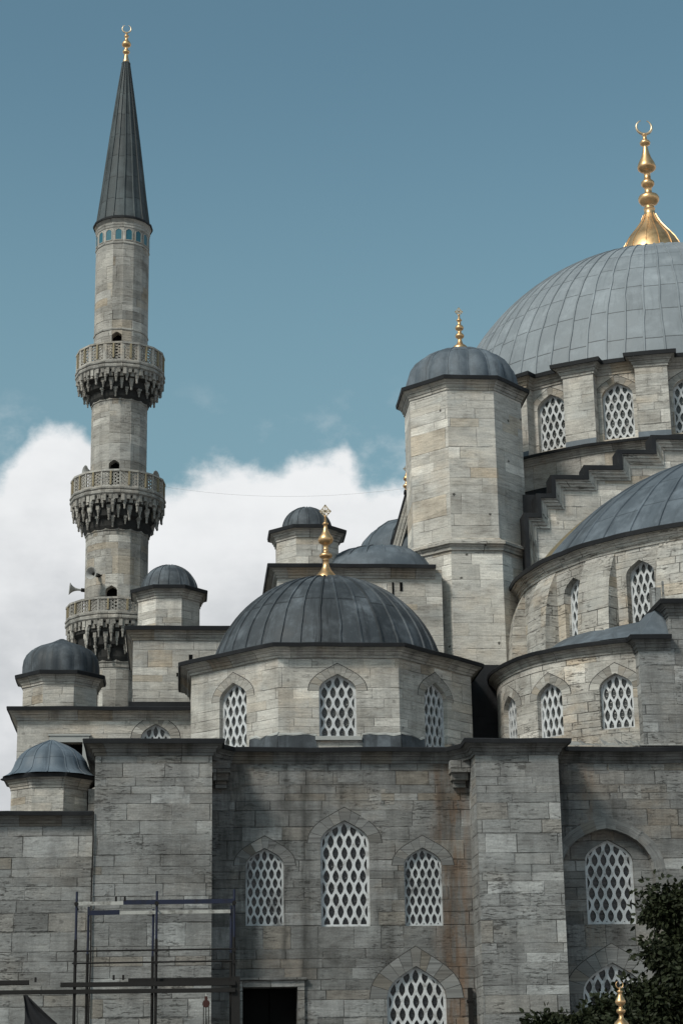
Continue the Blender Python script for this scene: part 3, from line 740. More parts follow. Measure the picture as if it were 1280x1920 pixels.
# ------------------------------------------------------------------ low wall at the far left, and the blocks behind it
def annex():
    t = thing('annex_wall', 'low grey stone wall with a dark cornice at the lower left, beside the buttress', 'wall', (-8, 72.6, 0))
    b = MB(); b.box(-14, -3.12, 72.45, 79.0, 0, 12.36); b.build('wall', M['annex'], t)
    cornice(t, [(-14, 72.45), (-3.13, 72.45)], 12.41, .5, .36, False, 'cornice_dark', inn=6.5, rise=.02, uo=2.)
    b = MB(); b.box(-3.45, -3.13, 74.6, 77., 12.42, 13.6); b.build('pier', M['annex'], t)
annex()
def gallery():
    t = thing('gallery_block', 'flat-roofed stone block with a framed dark doorway, behind the lowest turret', 'building', (-3, 84, 0))
    mp = planar(0, 82.); mb = MB()
    door = dict(uc=-4.62, hw=.55, sill=14.6, spring=16.72, rise=0., depth=.6)
    bl = OP(-1.05, .62, 15.0, 16.9, .62, depth=.3, cols=4, ring=.4)
    wall_strip(mb, mp, -6.78, 3., 0, 18.1, [door, bl], uo=2.); mb.box(-6.78, 3., 82., 92., 0, 18.1, 'fd')
    mb.build('wall', M['pale'], t)
    cornice(t, [(-6.78, 92), (-6.78, 82), (3., 82)], 18.17, .52, .40, False, 'cornice', inn=3., rise=.06, uo=6.)
    window(t, mp, bl)
    b = MB(); b.box(-5.44, -5.17, 81.93, 82.1, 14.5, 16.72); b.box(-4.07, -3.80, 81.93, 82.1, 14.5, 16.72); b.box(-5.44, -3.80, 81.92, 82.1, 16.722, 16.98); b.box(-5.5, -3.74, 81.88, 82.1, 16.983, 17.06)
    b.build('door_frame', M['marble'], t)
    b = MB(); b.box(-5.2, -4.05, 82.5, 82.58, 14.6, 16.72)
    for k in range(9): b.tube((-5.15 + k*.14, 82.42, 14.6), (-5.15 + k*.14, 82.42, 16.72), .014, n=5)
    for k in range(7): b.tube((-5.2, 82.42, 14.75 + k*.3), (-4.05, 82.42, 14.75 + k*.3), .014, n=5)
    b.build('door', M['void'], t)
    b = MB(); b.box(-6.5, 3., 84, 92, 18.1, 18.25, 'd'); b.build('roof', M['lead_dark'], t)
gallery()
def upper_block():
    t = thing('upper_block', 'square pale stone block under a domed turret, between the minaret and the front dome', 'building', (1, 89, 0))
    b = MB(); b.box(-2.15, 4.0, 86., 94., 0, 22.55); b.build('wall', M['pale'], t)
    cornice(t, [(-2.15, 94), (-2.15, 86), (4.0, 86), (4., 94)], 22.63, .6, .34, False, 'cornice', inn=3., rise=.04, uo=11.)
    b = MB(); b.box(-2.3, 4.1, 85.93, 86.02, 18.9, 19.25); b.build('lead_flashing', M['lead_black'], t)
    for (x, z, w, h) in ((.32, 21.15, .16, .24), (-.22, 20.4, .1, .16)):
        b = MB(); b.box(x, x + w, 85.985, 86.01, z, z + h); b.build('wall_hole', M['void'], t)
upper_block()
def rear_block():
    t = thing('rear_block', 'pale stone block behind the front dome, abutting the left of the octagonal tower', 'building', (8, 88, 0))
    b = MB(); b.box(4.22, 11.6, 85., 95., 0, 25.1); b.build('wall', M['pale'], t)
    cornice(t, [(4.22, 95), (4.22, 85), (11.3, 85)], 25.24, .56, .42, False, 'cornice', inn=3., rise=.04, uo=15.)
    b = MB(); b.box(9.35, 9.43, 84.97, 85.02, 23.45, 24.5); b.build('wall_slot', M['void'], t)
    b = MB(); b.box(9.7, 9.82, 84.97, 85.02, 24.1, 24.5); b.build('wall_slot', M['void'], t)
rear_block()

# ------------------------------------------------------------------ small domed turrets
def turret(name, label, X, Y, R, Rc, z0, zc, hc, prof, mat, nrib, stone_mat='pale', lobes=0, lob=0., rib=(.035, .035), flash=True, cap='lead_black', phase=0.):
    t = thing(name, label, 'turret', (X, Y, z0), 'small domed turrets on the roofs')
    b = MB()
    for k, mp, hw in poly_faces(X, Y, R, 8, 0): wall_strip(b, mp, -hw, hw, z0, zc - hc*.5, uo=k*2*hw + X)
    b.build('body', M[stone_mat], t)
    cornice(t, ngon(X, Y, R), zc, hc, Rc/math.cos(0) - R, True, 'cornice', cap, inn=R*.35, rise=.08, uo=X)
    if flash:
        f = MB(); rs = random.Random(int(X*10) + 50)
        for k, mp, hw in poly_faces(X, Y, R + .02, 8, 0):
            n = 6
            for i in range(n):
                a, c = -hw + 2*hw*i/n, -hw + 2*hw*(i + 1)/n
                f.face([mp(a, z0, -.03), mp(c, z0, -.03), mp(c, z0 + .2 + rs.uniform(-.04, .1), -.005), mp(a, z0 + .2 + rs.uniform(-.04, .1), -.005)], [(k, 0), (k, 1), (k, 1), (k, 0)])
        f.build('lead_flashing', M['lead_black'], t)
    dome(t, 'dome', mat, X, Y, prof, nrib, 6 if lobes else 4, rib, phase, lobes, lob)
    for k, a in enumerate((10, -34)):
        h = MB(); r = R*math.cos(PI/8)
    return t
# ribbed helmet dome on the gallery
turret('domed_turret', 'dark fluted helmet-domed turret on the gallery roof, left of the minaret', -5.22, 85., 1.70, 2.02, 18.2, 20.06, .55,
       [(1.58, 19.98), (1.60, 20.25), (1.60, 20.5), (1.56, 20.8), (1.45, 21.05), (1.25, 21.27), (.98, 21.43), (.7, 21.54), (.45, 21.64), (.25, 21.75), (.1, 21.83), (.02, 21.85)],
       'lead_dark', 16, lobes=16, lob=.055, rib=None)
turret('domed_turret', 'lowest turret, with a pale blue-grey flared lead dome, on the annex wall at far left', -4.93, 75.5, 1.54, 1.80, 12.42, 14.10, .52,
       [(1.80, 14.10), (1.62, 14.20), (1.45, 14.36), (1.36, 14.55), (1.28, 14.78), (1.12, 15.02), (.9, 15.2), (.62, 15.36), (.35, 15.48), (.12, 15.58), (.02, 15.6)],
       'lead_blue', 14, 'pale', lobes=14, lob=.05, rib=(.03, .03), flash=False)
turret('domed_turret', 'turret with smooth dark ribbed dome overlapping the minaret\'s lowest balcony', -.60, 89., 1.53, 1.85, 22.62, 24.95, .55,
       [(1.36, 24.98)] + sphere_prof(24.98, 1.32, 25.02, .02, 10), 'lead_dark', 16)
turret('domed_turret', 'turret with a dark hemispherical dome, partly behind the front gilded finial', 5.72, 87.5, 1.53, 1.87, 25.22, 27.44, .55,
       [(1.18, 27.46)] + sphere_prof(27.55, 1.16, 27.6, .02, 10), 'lead_dark', 14)

# ------------------------------------------------------------------ the octagonal drum with the front dome
def octagon():
    X, Y, R = 6.2, 82.3, 6.27
    t = thing('domed_octagon', 'large dark lead dome on an octagonal stone drum, centre front, with a gilded finial', 'domed building', (X, Y, 15))
    b = MB(); ap = R*math.cos(PI/8); ops = {}
    for k, mp, hw in poly_faces(X, Y, R, 8, 0):
        o = OP(-.04, .745, 15.93 if k == 0 else 15.6, 17.78, .68, cols=4, pv=.405, ring=.42, ns=11, depth=.3)
        has = k in (0, 1, 7, 2, 6)
        wall_strip(b, mp, -hw, hw, 14.95, 19.3, [o] if has else [], uo=k*2*hw)
        if has: ops[k] = (mp, o)
    b.box(X - .75, X + .70, Y - ap - .004, Y - ap + .1, 14.95, 15.9, 'b')
    b.build('drum', M['pale'], t)
    for k, (mp, o) in ops.items(): window(t, mp, o, 'stucco', 'glass', 'voussoir', fw=.06)
    cornice(t, ngon(X, Y, R), 19.62, .52, .50, True, 'cornice', 'lead_black', inn=1.1, rise=.1)
    # window sill of the front window, lead flashing round the foot with a ragged mortar lip
    rs = random.Random(3)
    for k, mp, hw in poly_faces(X, Y, R + .06, 8, 0):
        n = 16; hs = [.93 + rs.uniform(-.06, .06) for _ in range(n + 1)]; ed = [-hw + 2*hw*i/n for i in range(n + 1)]
        runs = [range(n)] if k not in ops else [[i for i in range(n) if ed[i + 1] <= -.78], [i for i in range(n) if ed[i] >= .70]]
        for run in runs:
            f, m2 = MB(), MB(); top = [rs.uniform(.0, .10) for _ in range(n + 1)]
            for i in run:
                a, c = ed[i], ed[i + 1]
                f.face([mp(a, 14.95, -.10), mp(c, 14.95, -.10), mp(c, 15.1 + hs[i + 1], 0), mp(a, 15.1 + hs[i], 0)], [(k*6 + a, 0), (k*6 + c, 0), (k*6 + c, .7), (k*6 + a, .7)])
                m2.face([mp(a, 15.1 + hs[i] - .04, -.02), mp(c, 15.1 + hs[i + 1] - .04, -.02), mp(c, 15.1 + hs[i + 1] + top[i + 1], .052), mp(a, 15.1 + hs[i] + top[i], .052)])
            f.build('lead_flashing', M['lead_dark'], t); m2.build('mortar_fillet', M['marble'], t)
    b = MB(); b.box(X - .95, X + .87, Y - ap - .16, Y - ap + .2, 15.78, 15.93); b.build('window_sill', M['marble'], t)
    dome(t, 'dome', 'lead_dark', X, Y, sphere_prof(18.86, 5.0, 19.66, .12, 20), 36, 3, (.055, .06), phase=.04)
    F = [(.50, 23.80), (.50, 23.9), (.46, 24.02), (.36, 24.14), (.24, 24.28), (.15, 24.48), (.12, 24.72), (.15, 24.74), (.13, 24.78), (.13, 24.83), (.25, 24.87), (.29, 24.95), (.25, 25.03), (.13, 25.08), (.11, 25.2), (.13, 25.22), (.11, 25.26), (.11, 25.42), (.16, 25.46), (.29, 25.54), (.335, 25.66), (.31, 25.78), (.2, 25.92), (.13, 26.06), (.09, 26.22), (.075, 26.34), (.13, 26.37), (.13, 26.43), (.06, 26.46), (.04, 26.78), (.0, 26.79)]
    finial(t, X, Y, F, ('plate', 26.72, .26), n=20)
octagon()

# ------------------------------------------------------------------ lower curved apse
def apse():
    X, Y, rc, rw = 19.75, 80.7, 6.74, 6.48
    t = thing('curved_apse', 'low curved apse wall with arched lattice windows, lower right under the ribbed half dome', 'building', (X, Y, 15))
    mp = cylmap(X, Y, rw); k = rw*PI/180; b = MB()
    ops = [OP(a*k, .67, 15.95, 17.55, .60, cols=4, pv=.43, ring=.42, ns=9, depth=.3) for a in (-77., -52.2, -25.7)]
    wall_strip(b, mp, -112*k, 30*k, 14.95, 19.2, ops, step=5*k, uo=33.)
    b.build('wall', M['rough'], t)
    for o in ops: window(t, mp, o, 'stucco', 'glass', 'voussoir', fw=.06)
    cornice(t, arc(X, Y, rw, -112, -17, 36), 19.42, .5, .36, False, 'cornice', 'lead_black', inn=.8, rise=.15, smooth=True)
    g = MB(); g.box(11.9, 14.6, 82.6, 83.2, 14.96, 20.2, 'd'); g.build('black_backing', M['lead_black'], t)  # black box in lead colour painting the shadowed gap between octagon and apse
    # stepped pier between the apses
    p = MB(); p.box(17.72, 19.0, 73.95, 79, 14.95, 19.15, 'd'); p.box(19.0, 24.0, 73.96, 79, 14.95, 20.75, 'd'); p.build('pier', M['annex'], t)
    cornice(t, [(17.72, 78.), (17.72, 73.95), (18.98, 73.95)], 19.42, .58, .36, False, 'cornice_dark', 'lead_black', inn=1., rise=.2)
    cornice(t, [(19.0, 78.), (19.0, 73.96), (24.0, 73.96)], 20.86, .6, .36, False, 'cornice_dark', 'lead_black', inn=1.5, rise=.3)
    # lead roof sweeping up to the drum of the half dome
    b = MB(); rows = []; uvs = []
    pr = [(6.2, 19.50), (5.4, 19.75), (4.7, 20.1), (4.0, 20.6), (3.2, 20.8)]
    N = 40
    for r, z in pr:
        rows.append([(X + r*math.sin(R_(-110 + 150*i/N)), Y - r*math.cos(R_(-110 + 150*i/N)), z) for i in range(N + 1)]); uvs.append([(i*.4, r) for i in range(N + 1)])
    b.grid(rows, uvs); 
    b.face([(17.9, 74.2, 19.5), (19.0, 74.1, 19.5), (19.0, 75.0, 21.2), (18.4, 76.4, 20.6)], [(0, 0), (1, 0), (1, 1), (0, 1)])
    b.face([(16.2, 75.6, 19.6), (17.9, 74.2, 19.5), (18.4, 76.4, 20.6), (17.2, 77.2, 20.5)], [(2, 0), (3, 0), (3, 1), (2, 1)])
    b.build('roof', M['lead_semi'], t)
    b = MB(); b.box(18.62, 19.0, 74.9, 75.3, 20.7, 21.65); b.box(19.05, 19.12, 74.85, 74.95, 20.9, 21.9); b.build('roof_post', M['annex'], t)
apse()

# ------------------------------------------------------------------ half dome
def half_dome():
    X, Y, rc, rw = 26.1, 84.9, 11.34, 10.88
    t = thing('half_dome', 'big blue-grey half dome on a curved drum with leaning buttresses, right, below the stepped gable', 'half dome', (X, Y, 20))
    mp = cylmap(X, Y, rw); k = rw*PI/180; b = MB()
    ops = [OP(a*k, .66, 20.55, 22.75, .62, cols=4, pv=.42, ring=0, depth=.42) for a in (-62., -43., -24.)]
    wall_strip(b, mp, -98*k, 40*k, 15., 24.2, ops, step=3*k, uo=55.)
    b.build('drum', M['rough'], t)
    for o in ops: window(t, mp, o, 'stucco', 'glass', fw=.05)
    cornice(t, arc(X, Y, rw, -97, 40, 60), 24.5, .62, .46, False, 'rough', 'lead_black', inn=1.0, rise=.12, smooth=True)
    # leaning buttresses, their heads curving into the wall
    for a in (-91., -72.5, -53.2, -33.6, -14.4):
        hw = 4.2; b = MB()
        prof = [(11.62, 19.2), (11.60, 20.2), (11.56, 21.2), (11.48, 22.2), (11.38, 22.7), (11.22, 23.2), (11.02, 23.65), (10.86, 23.95)]
        pt = lambda ang, r, z: (X + r*math.sin(R_(ang)), Y - r*math.cos(R_(ang)), z)
        w = hw if a > -85 else 3.2
        for (r0, z0), (r1, z1) in zip(prof, prof[1:]):
            for i in range(4):
                a0, a1 = a - w + 2*w*i/4, a - w + 2*w*(i + 1)/4
                b.face([pt(a0, r0, z0), pt(a1, r0, z0), pt(a1, r1, z1), pt(a0, r1, z1)], [(a0*k + 90, z0), (a1*k + 90, z0), (a1*k + 90, z1), (a0*k + 90, z1)])
            for sgn in (-1, 1):
                q = [pt(a + sgn*w, r0, z0), pt(a + sgn*w, 10.5, z0), pt(a + sgn*w, 10.5, z1), pt(a + sgn*w, r1, z1)]
                u = [(a*k + r0, z0), (a*k + 10.5, z0), (a*k + 10.5, z1), (a*k + r1, z1)]
                b.face(q if sgn > 0 else q[::-1], u if sgn > 0 else u[::-1])
        b.build('buttress', M['rough'], t)
    dome(t, 'dome', 'lead_semi', X, Y, sphere_prof(18.04, 12.2, 24.62, .2, 20), 44, 3, (.07, .06), phase=.02)
half_dome()

# ------------------------------------------------------------------ stepped gable over the main arch
def gable():
    t = thing('stepped_gable', 'stepped stone gable with moulded treads climbing right from the octagonal tower', 'wall', (25, 86.5, 20))
    Yg = 86.2
    st = [(15.63, 24.2), (15.63, 28.01), (16.25, 28.01), (16.25, 28.95), (16.97, 28.95), (16.97, 29.87), (18.55, 29.87), (18.55, 30.36), (20.18, 30.36), (20.18, 31.15), (21.8, 31.15), (21.8, 31.88)]
    st = [(p[0], p[1]) for p in st]
    right = [(2*26.3 - x, z) for x, z in st[::-1]]
    path = st + right
    # the wall is filled column by column
    b = MB()
    for (x0, z0), (x1, z1) in zip(path, path[1:]):
        if x1 > x0: b.box(x0, x1, Yg, Yg + .7, 18., z0, '', uo=2.)
    b.build('wall', M['pale'], t)
    fr = lambda x, z, h: (x, Yg - h, z)
    prof = [(-.58, .0), (-.58, .08), (-.47, .08), (-.46, .16), (-.38, .20), (-.33, .20), (-.32, .30), (-.24, .30), (-.22, .36), (-.12, .38), (-.12, .42)]
    m = MB(); sweep(m, path, prof, fr, False, 0, 0., side=-1); c = m.build('cornice', M['rough'], t)
    cp = [(-.17, .38), (-.17, .46), (.02, .47), (.05, .40), (.05, -.72)]
    m = MB(); sweep(m, path, cp, fr, False, 0, 0., side=-1); m.build('lead_edge', M['lead_black'], c)
    m = MB(); m.box(13.6, 17.4, Yg + .75, Yg + 1.1, 20., 29.3); m.build('black_backing', M['lead_black'], t)
    # ochre render following the half dome
    m = MB(); X, zc, r = 26.1, 18.04, 12.32
    for i in range(30):
        a0, a1 = R_(-58 + 40*i/30), R_(-58 + 40*(i + 1)/30)
        q = [(X + rr*math.sin(a), Yg - .02, zc + rr*math.cos(a)) for rr, a in ((11.6, a0), (11.6, a1), (12.46, a1), (12.46, a0))]
        m.face(q[::-1])
    m.build('render_band', M['ochre'], t)
gable()

# ------------------------------------------------------------------ central dome
def main_dome():
    X, Y = 24.82, 95.
    t = thing('central_dome', 'huge pale grey lead dome on a windowed drum, upper right, under the tallest gilded finial', 'dome', (X, Y, 30))
    rw = 12.42; mp = cylmap(X, Y, rw); k = rw*PI/180; b = MB(); al = list(range(-84, 80, 15))
    al = [-39 - 45 + 15*i for i in range(12)]
    ops = [OP(a*k, .72, 31.0, 33.05, .66, cols=4, pv=.40, ring=.36, ns=9, depth=.3) for a in al]
    wall_strip(b, mp, -100*k, 100*k, 29.5, 34.3, ops, step=5*k, uo=77.)
    # plain back of the drum
    wall_strip(b, mp, 100*k, 260*k, 29.5, 34.3, (), step=5*k, uo=77.)
    b.build('drum', M['pale'], t)
    for o in ops: window(t, mp, o, 'stucco', 'glass', 'voussoir', fw=.05)
    path = []; ro = 12.98
    bt = [-106.5 + 15*i for i in range(24)]
    pt = lambda a, r: (X + r*math.sin(R_(a)), Y - r*math.cos(R_(a)))
    for a in bt:
        b = MB(); hw = 3.25
        n = 3; dr = lambda i: a - hw + 2*hw*i/n
        for i in range(n):
            A, B = pt(dr(i), ro), pt(dr(i + 1), ro)
            b.face([(*A, 30.), (*B, 30.), (*B, 34.4), (*A, 34.4)], [(dr(i)*k + 9, 30.), (dr(i + 1)*k + 9, 30.), (dr(i + 1)*k + 9, 34.4), (dr(i)*k + 9, 34.4)])
        for s in (-1, 1):
            A, B = pt(a + s*hw, ro), pt(a + s*hw, rw - .1)
            q = [(*A, 30.), (*B, 30.), (*B, 34.4), (*A, 34.4)]; u = [(a*k + ro, 30), (a*k + rw, 30), (a*k + rw, 34.4), (a*k + ro, 34.4)]
            b.face(q if s > 0 else q[::-1], u if s > 0 else u[::-1])
        f = MB()
        for i in range(n):
            A, B, C, D = pt(dr(i), ro + .12), pt(dr(i + 1), ro + .12), pt(dr(i + 1), ro), pt(dr(i), ro)
            f.face([(*A, 30.5), (*B, 30.5), (*C, 31.0), (*D, 31.0)])
        bo = b.build('buttress', M['pale'], t); f.build('lead_flashing', M['lead_semi'], bo)
        path += [pt(a - hw, rw), pt(a - hw, ro), pt(a, ro), pt(a + hw, ro), pt(a + hw, rw)] + [pt(a + hw + (15 - 2*hw)*i/4, rw) for i in (1, 2, 3)]
    cornice(t, path, 34.72, .62, .40, True, 'cornice', 'lead_black', inn=.6, rise=.1)
    # base ring, its lead apron and the dark lead skirt below
    c = arc(X, Y, 13.0, 0, 360, 96)[:-1]
    rb = MB()
    for i in range(96):
        A, B = c[i], c[(i + 1) % 96]; u0, u1 = i*.88, (i + 1)*.88
        rb.face([(*A, 29.05), (*B, 29.05), (*B, 30.4), (*A, 30.4)], [(u0, 29.05), (u1, 29.05), (u1, 30.4), (u0, 30.4)], 0, True)
    rb.build('base_ring', M['cornice'], t)
    cornice(t, c, 30.62, .42, .34, True, 'cornice', 'lead_black', inn=.85, rise=.05, smooth=True)
    s = MB(); s.lathe(X, Y, [(12.99, 15.), (12.98, 27.), (12.97, 29.06)], 96, panels=60); s.build('lead_skirt', M['lead_black'], t)
    dome(t, 'dome', 'lead_main', X, Y, sphere_prof(33.24, 11.62, 34.7, .3, 26), 78, 2, (.055, .05), phase=.01)
    # gilded ogee cap and finial
    cap = [(1.85, 44.55), (1.75, 45.1), (1.63, 45.5), (1.48, 45.84), (1.32, 46.13), (1.1, 46.43), (.85, 46.74), (.62, 47.06), (.45, 47.37), (.33, 47.66)]
    dome(t, 'gilded_cap', 'gold', X, Y, cap, 14, 4, (.04, .04))
    F = [(.31, 47.5), (.36, 47.6), (.30, 47.64), (.28, 48.0), (.31, 48.03), (.26, 48.08), (.25, 48.2), (.27, 48.24), (.44, 48.33), (.55, 48.5), (.56, 48.66), (.5, 48.78), (.2, 48.84), (.19, 49.3), (.26, 49.33), (.35, 49.45), (.35, 49.6), (.26, 49.7), (.19, 49.73), (.17, 50.18), (.3, 50.24), (.48, 50.38), (.50, 50.52), (.44, 50.72), (.28, 51.05), (.18, 51.4), (.13, 51.7), (.13, 51.78), (.26, 51.86), (.29, 51.97), (.24, 52.06), (.12, 52.12), (.1, 52.4), (.15, 52.44), (.1, 52.5), (0, 52.52)]
    finial(t, X, Y, F, ('crescent', 52.5, .42), n=24)
    # set the whole dome at its distance behind the gable
    rescale(t, 1.07)
main_dome()

# ------------------------------------------------------------------ octagonal weight tower
def tower():
    X, Y = 13.28, 88.2
    t = thing('octagonal_tower', 'tall octagonal pale stone tower capped by a fluted lead dome, left of the central dome', 'tower', (X, Y, 15))
    b = MB()
    for k, mp, hw in poly_faces(X, Y, 2.87, 8, 0): wall_strip(b, mp, -hw, hw, 26.4, 34.0, uo=k*2*hw)
    b.build('shaft', M['tower'], t)
    b = MB()
    for k, mp, hw in poly_faces(X, Y, 3.06, 8, 0): wall_strip(b, mp, -hw, hw, 14.9, 26.2, uo=k*2*hw + 40)
    b.build('lower_shaft', M['tower'], t)
    m = MB(); pr = [(.0, -.62), (.07, -.62), (.07, -.5), (.16, -.48), (.16, -.36), (.23, -.30), (.23, -.24), (.34, -.22), (.34, -.10), (.26, -.06), (.1, .0), (-.02, .12), (-.2, .2)]
    sweep(m, ngon(X, Y, 3.0), pr, lambda x, y, h: (x, y, 26.6 + h), True); m.build('string_course', M['rough'], t)
    cornice(t, ngon(X, Y, 2.87), 34.56, .62, .36, True, 'cornice', 'lead_black', inn=1., rise=.1)
    dome(t, 'dome', 'lead_semi', X, Y, [(2.56, 34.6), (2.55, 34.9), (2.50, 35.3), (2.38, 35.7), (2.16, 36.05), (1.82, 36.35), (1.4, 36.6), (.95, 36.76), (.5, 36.86), (.1, 36.9)], 16, 8, (.03, .03), lobes=16, lob=.07)
    F = [(.36, 36.7), (.38, 37.1), (.3, 37.2), (.16, 37.3), (.1, 37.5), (.1, 37.58), (.2, 37.66), (.22, 37.74), (.18, 37.82), (.1, 37.86), (.09, 38.02), (.18, 38.06), (.21, 38.16), (.16, 38.26), (.09, 38.3), (.08, 38.5), (.14, 38.54), (.1, 38.6), (.05, 38.66), (.04, 38.86), (0, 38.87)]
    finial(t, X, Y, F, ('plate', 38.8, .2), n=16)
tower()

# ------------------------------------------------------------------ low domes between the rear block and the tower
def low_domes():
    t = thing('low_dome', 'shallow blue-grey lead dome with a wide skirt, on the rear block left of the tower', 'dome', (9.1, 88, 25.2))
    dome(t, 'dome', 'lead_semi', 9.1, 88.2, [(2.6, 26.05), (2.45, 26.22), (2.2, 26.42), (1.8, 26.62), (1.3, 26.78), (.7, 26.88), (.1, 26.92)], 20, 3, (.04, .05))
    b = MB(); b.lathe(9.1, 88.2, [(3.0, 25.25), (2.98, 25.6), (2.6, 26.12)], 20, panels=12); b.build('skirt', M['lead_semi'], t)
    t = thing('small_half_dome', 'small grey lead half dome just visible behind the shallow dome and the tower', 'half dome', (11.2, 92.5, 24))
    dome(t, 'dome', 'lead_semi', 11.2, 92.6, [(2.75, 25.6), (2.73, 27.4), (2.62, 28.0), (2.35, 28.55), (1.95, 29.0), (1.4, 29.4), (.8, 29.6), (.1, 29.7)], 12, 5, (.05, .06))
    t = thing('raking_gable', 'steep end of a stepped cornice with black lead edge, left of the tower', 'wall', (10.9, 92.2, 24))
    m = MB()
    for i in range(4):
        x = 10.15 + i*.0
    prof = [(10.62, 90.6, 30.25), (10.05, 90.6, 27.9)]
    b = MB()
    b.face([(9.9, 90.2, 27.4), (12.6, 90.2, 27.4), (12.6, 90.2, 30.3), (10.75, 90.2, 30.3)], [(0, 0), (2.7, 0), (2.7, 2.9), (.8, 2.9)])
    b.face([(9.9, 90.2, 27.4), (10.75, 90.2, 30.3), (10.75, 92.2, 30.3), (9.9, 92.2, 27.4)], [(0, 0), (0, 3), (2, 3), (2, 0)])
    b.build('wall', M['cornice'], t)
    e = MB()
    for j, (o, w) in enumerate(((.0, .13), (.2, .09), (.36, .07))):
        e.obox((9.88 + o, 90.1 - o*.2, 27.3), (10.78 + o, 90.1 - o*.2, 30.36), w, .2 - o*.3)
    e.build('cornice', M['cornice'], t)
    e = MB(); e.obox((9.82, 90.2, 27.3), (10.72, 90.2, 30.4), .34, .10, Vector((1, 0, -.3))); e.obox((10.6, 90.1, 30.38), (12.6, 90.1, 30.38), .36, .12); e.build('lead_edge', M['lead_black'], t)
    F = [(.16, 30.4), (.17, 30.5), (.1, 30.56), (.1, 30.72), (.18, 30.78), (.2, 30.86), (.12, 30.94), (.08, 30.98), (.08, 31.1), (.15, 31.14), (.17, 31.24), (.1, 31.34), (.05, 31.5), (.0, 31.7)]
    f = finial(None, 10.78, 90.4, [(r, z - .06) for r, z in F], ('plate', 31.5, .16), n=14)
    tag(f, 'smallest gilded finial, rising directly left of the octagonal tower against the cloud', 'finial')
    f.name = 'gilded_finial'
low_domes()

# ------------------------------------------------------------------ minaret
MX, MY = -3.345, 98.
def minaret():
    t = thing('minaret', 'slender stone minaret with three balconies and a pointed lead spire', 'minaret', (MX, MY, 0))
    N = 16; ph = -7.25
    segs = [(1.64, 0., 25.2), (1.60, 25.2, 32.2), (1.45, 32.2, 39.0), (1.42, 39.0, 47.45)]
    b = MB(); doors = []
    for si, (R, z0, z1) in enumerate(segs):
        for k, mp, hw in poly_faces(MX, MY, R, N, ph):
            ops = []
            if k == 0 and si > 0:
                fl = (25.75, 32.55, 39.45)[si - 1]
                o = dict(uc=0., hw=hw*.97, sill=fl, spring=fl + 1.55, rise=hw*.92, depth=.5)
                o['spring'] = (27.05, 33.78, 40.87)[si - 1]
                ops = [o]; doors.append((mp, o))
            wall_strip(b, mp, -hw, hw, z0, z1, ops, uo=k*2*hw + si*31)
    b.build('shaft', M['minaret'], t)
    for mp, o in doors:
        d = MB(); d.face([mp(-.4, o['sill'], .5), mp(.4, o['sill'], .5), mp(.4, o['spring'] + .5, .5), mp(-.4, o['spring'] + .5, .5)])
        d.build('doorway', M['void'], t)
    # thin mouldings round the shaft
    for R, z in ((1.42, 41.28), (1.42, 46.22)):
        m = MB(); sweep(m, ngon(MX, MY, R, N, ph + 11.25), [(0, -.06), (.035, -.04), (.035, .03), (0, .06)], lambda x, y, h: (x, y, z + h), True)
        m.build('shaft_moulding', M['minaret'], t)
    # spire with its eaves
    c = MB(); sweep(c, ngon(MX, MY, 1.42, N, ph + 11.25), [(0, -.54), (.03, -.5), (.03, -.38), (.05, -.36), (.06, -.28), (.0, -.2), (.1, -.06), (.13, .0)], lambda x, y, h: (x, y, 47.62 + h), True, smooth=False)
    c.build('eaves_moulding', M['minaret'], t)
    c = MB(); sweep(c, ngon(MX, MY, 1.42, N, ph + 11.25), [(.06, -.04), (.18, -.05), (.19, .04), (.02, .16), (-.1, .3)], lambda x, y, h: (x, y, 47.64 + h), True); 
    c.build('eaves', M['lead_black'], t)
    P = [(1.44, 47.72), (1.37, 48.1), (1.18, 49.6), (1.0, 51.2), (.80, 52.9), (.60, 54.5), (.42, 55.9), (.27, 57.0), (.19, 57.6), (.2, 57.66), (.16, 57.72)]
    dome(t, 'spire', 'lead_spire', MX, MY, P, N, 1, (.035, .05), phase=R_(ph + 11.25))
    for k, mp, hw in poly_faces(MX, MY, 1.42, N, ph):     # blue tile panels under the eaves
        o = dict(uc=0., hw=.165, sill=46.40, spring=46.86, rise=.16, depth=.0)
        p = outline(o); e = MB(); e.face([mp(*q, -.012) for q in p])
        p2 = outline(dict(o, hw=.205, sill=46.36, rise=.20))
        for i in range(len(p)):
            j = (i + 1) % len(p); e.face([mp(*p2[i], -.03), mp(*p2[j], -.03), mp(*p[j], -.03), mp(*p[i], -.03)], None, 1)
            e.face([mp(*p[i], -.03), mp(*p[j], -.03), mp(*p[j], -.012), mp(*p[i], -.012)], None, 1)
            e.face([mp(*p2[j], -.03), mp(*p2[i], -.03), mp(*p2[i], .0), mp(*p2[j], .0)], None, 1)
        e.build('tile_panel', [M['tile'], M['parapet']], t)
    F = [(.17, 57.68), (.19, 57.8), (.15, 58.0), (.1, 58.3), (.09, 58.42), (.16, 58.47), (.2, 58.56), (.19, 58.66), (.1, 58.72), (.09, 58.95), (.16, 59.0), (.24, 59.08), (.26, 59.2), (.2, 59.34), (.1, 59.5), (.08, 59.72), (.13, 59.77), (.13, 59.86), (.06, 59.92), (.05, 60.1), (0, 60.12)]
    f = finial(t, MX, MY, [(r, 57.68 + (z - 57.68)*.80) for r, z in F], ('crescent', 59.62, .24), n=14)
    return t
MIN = minaret()

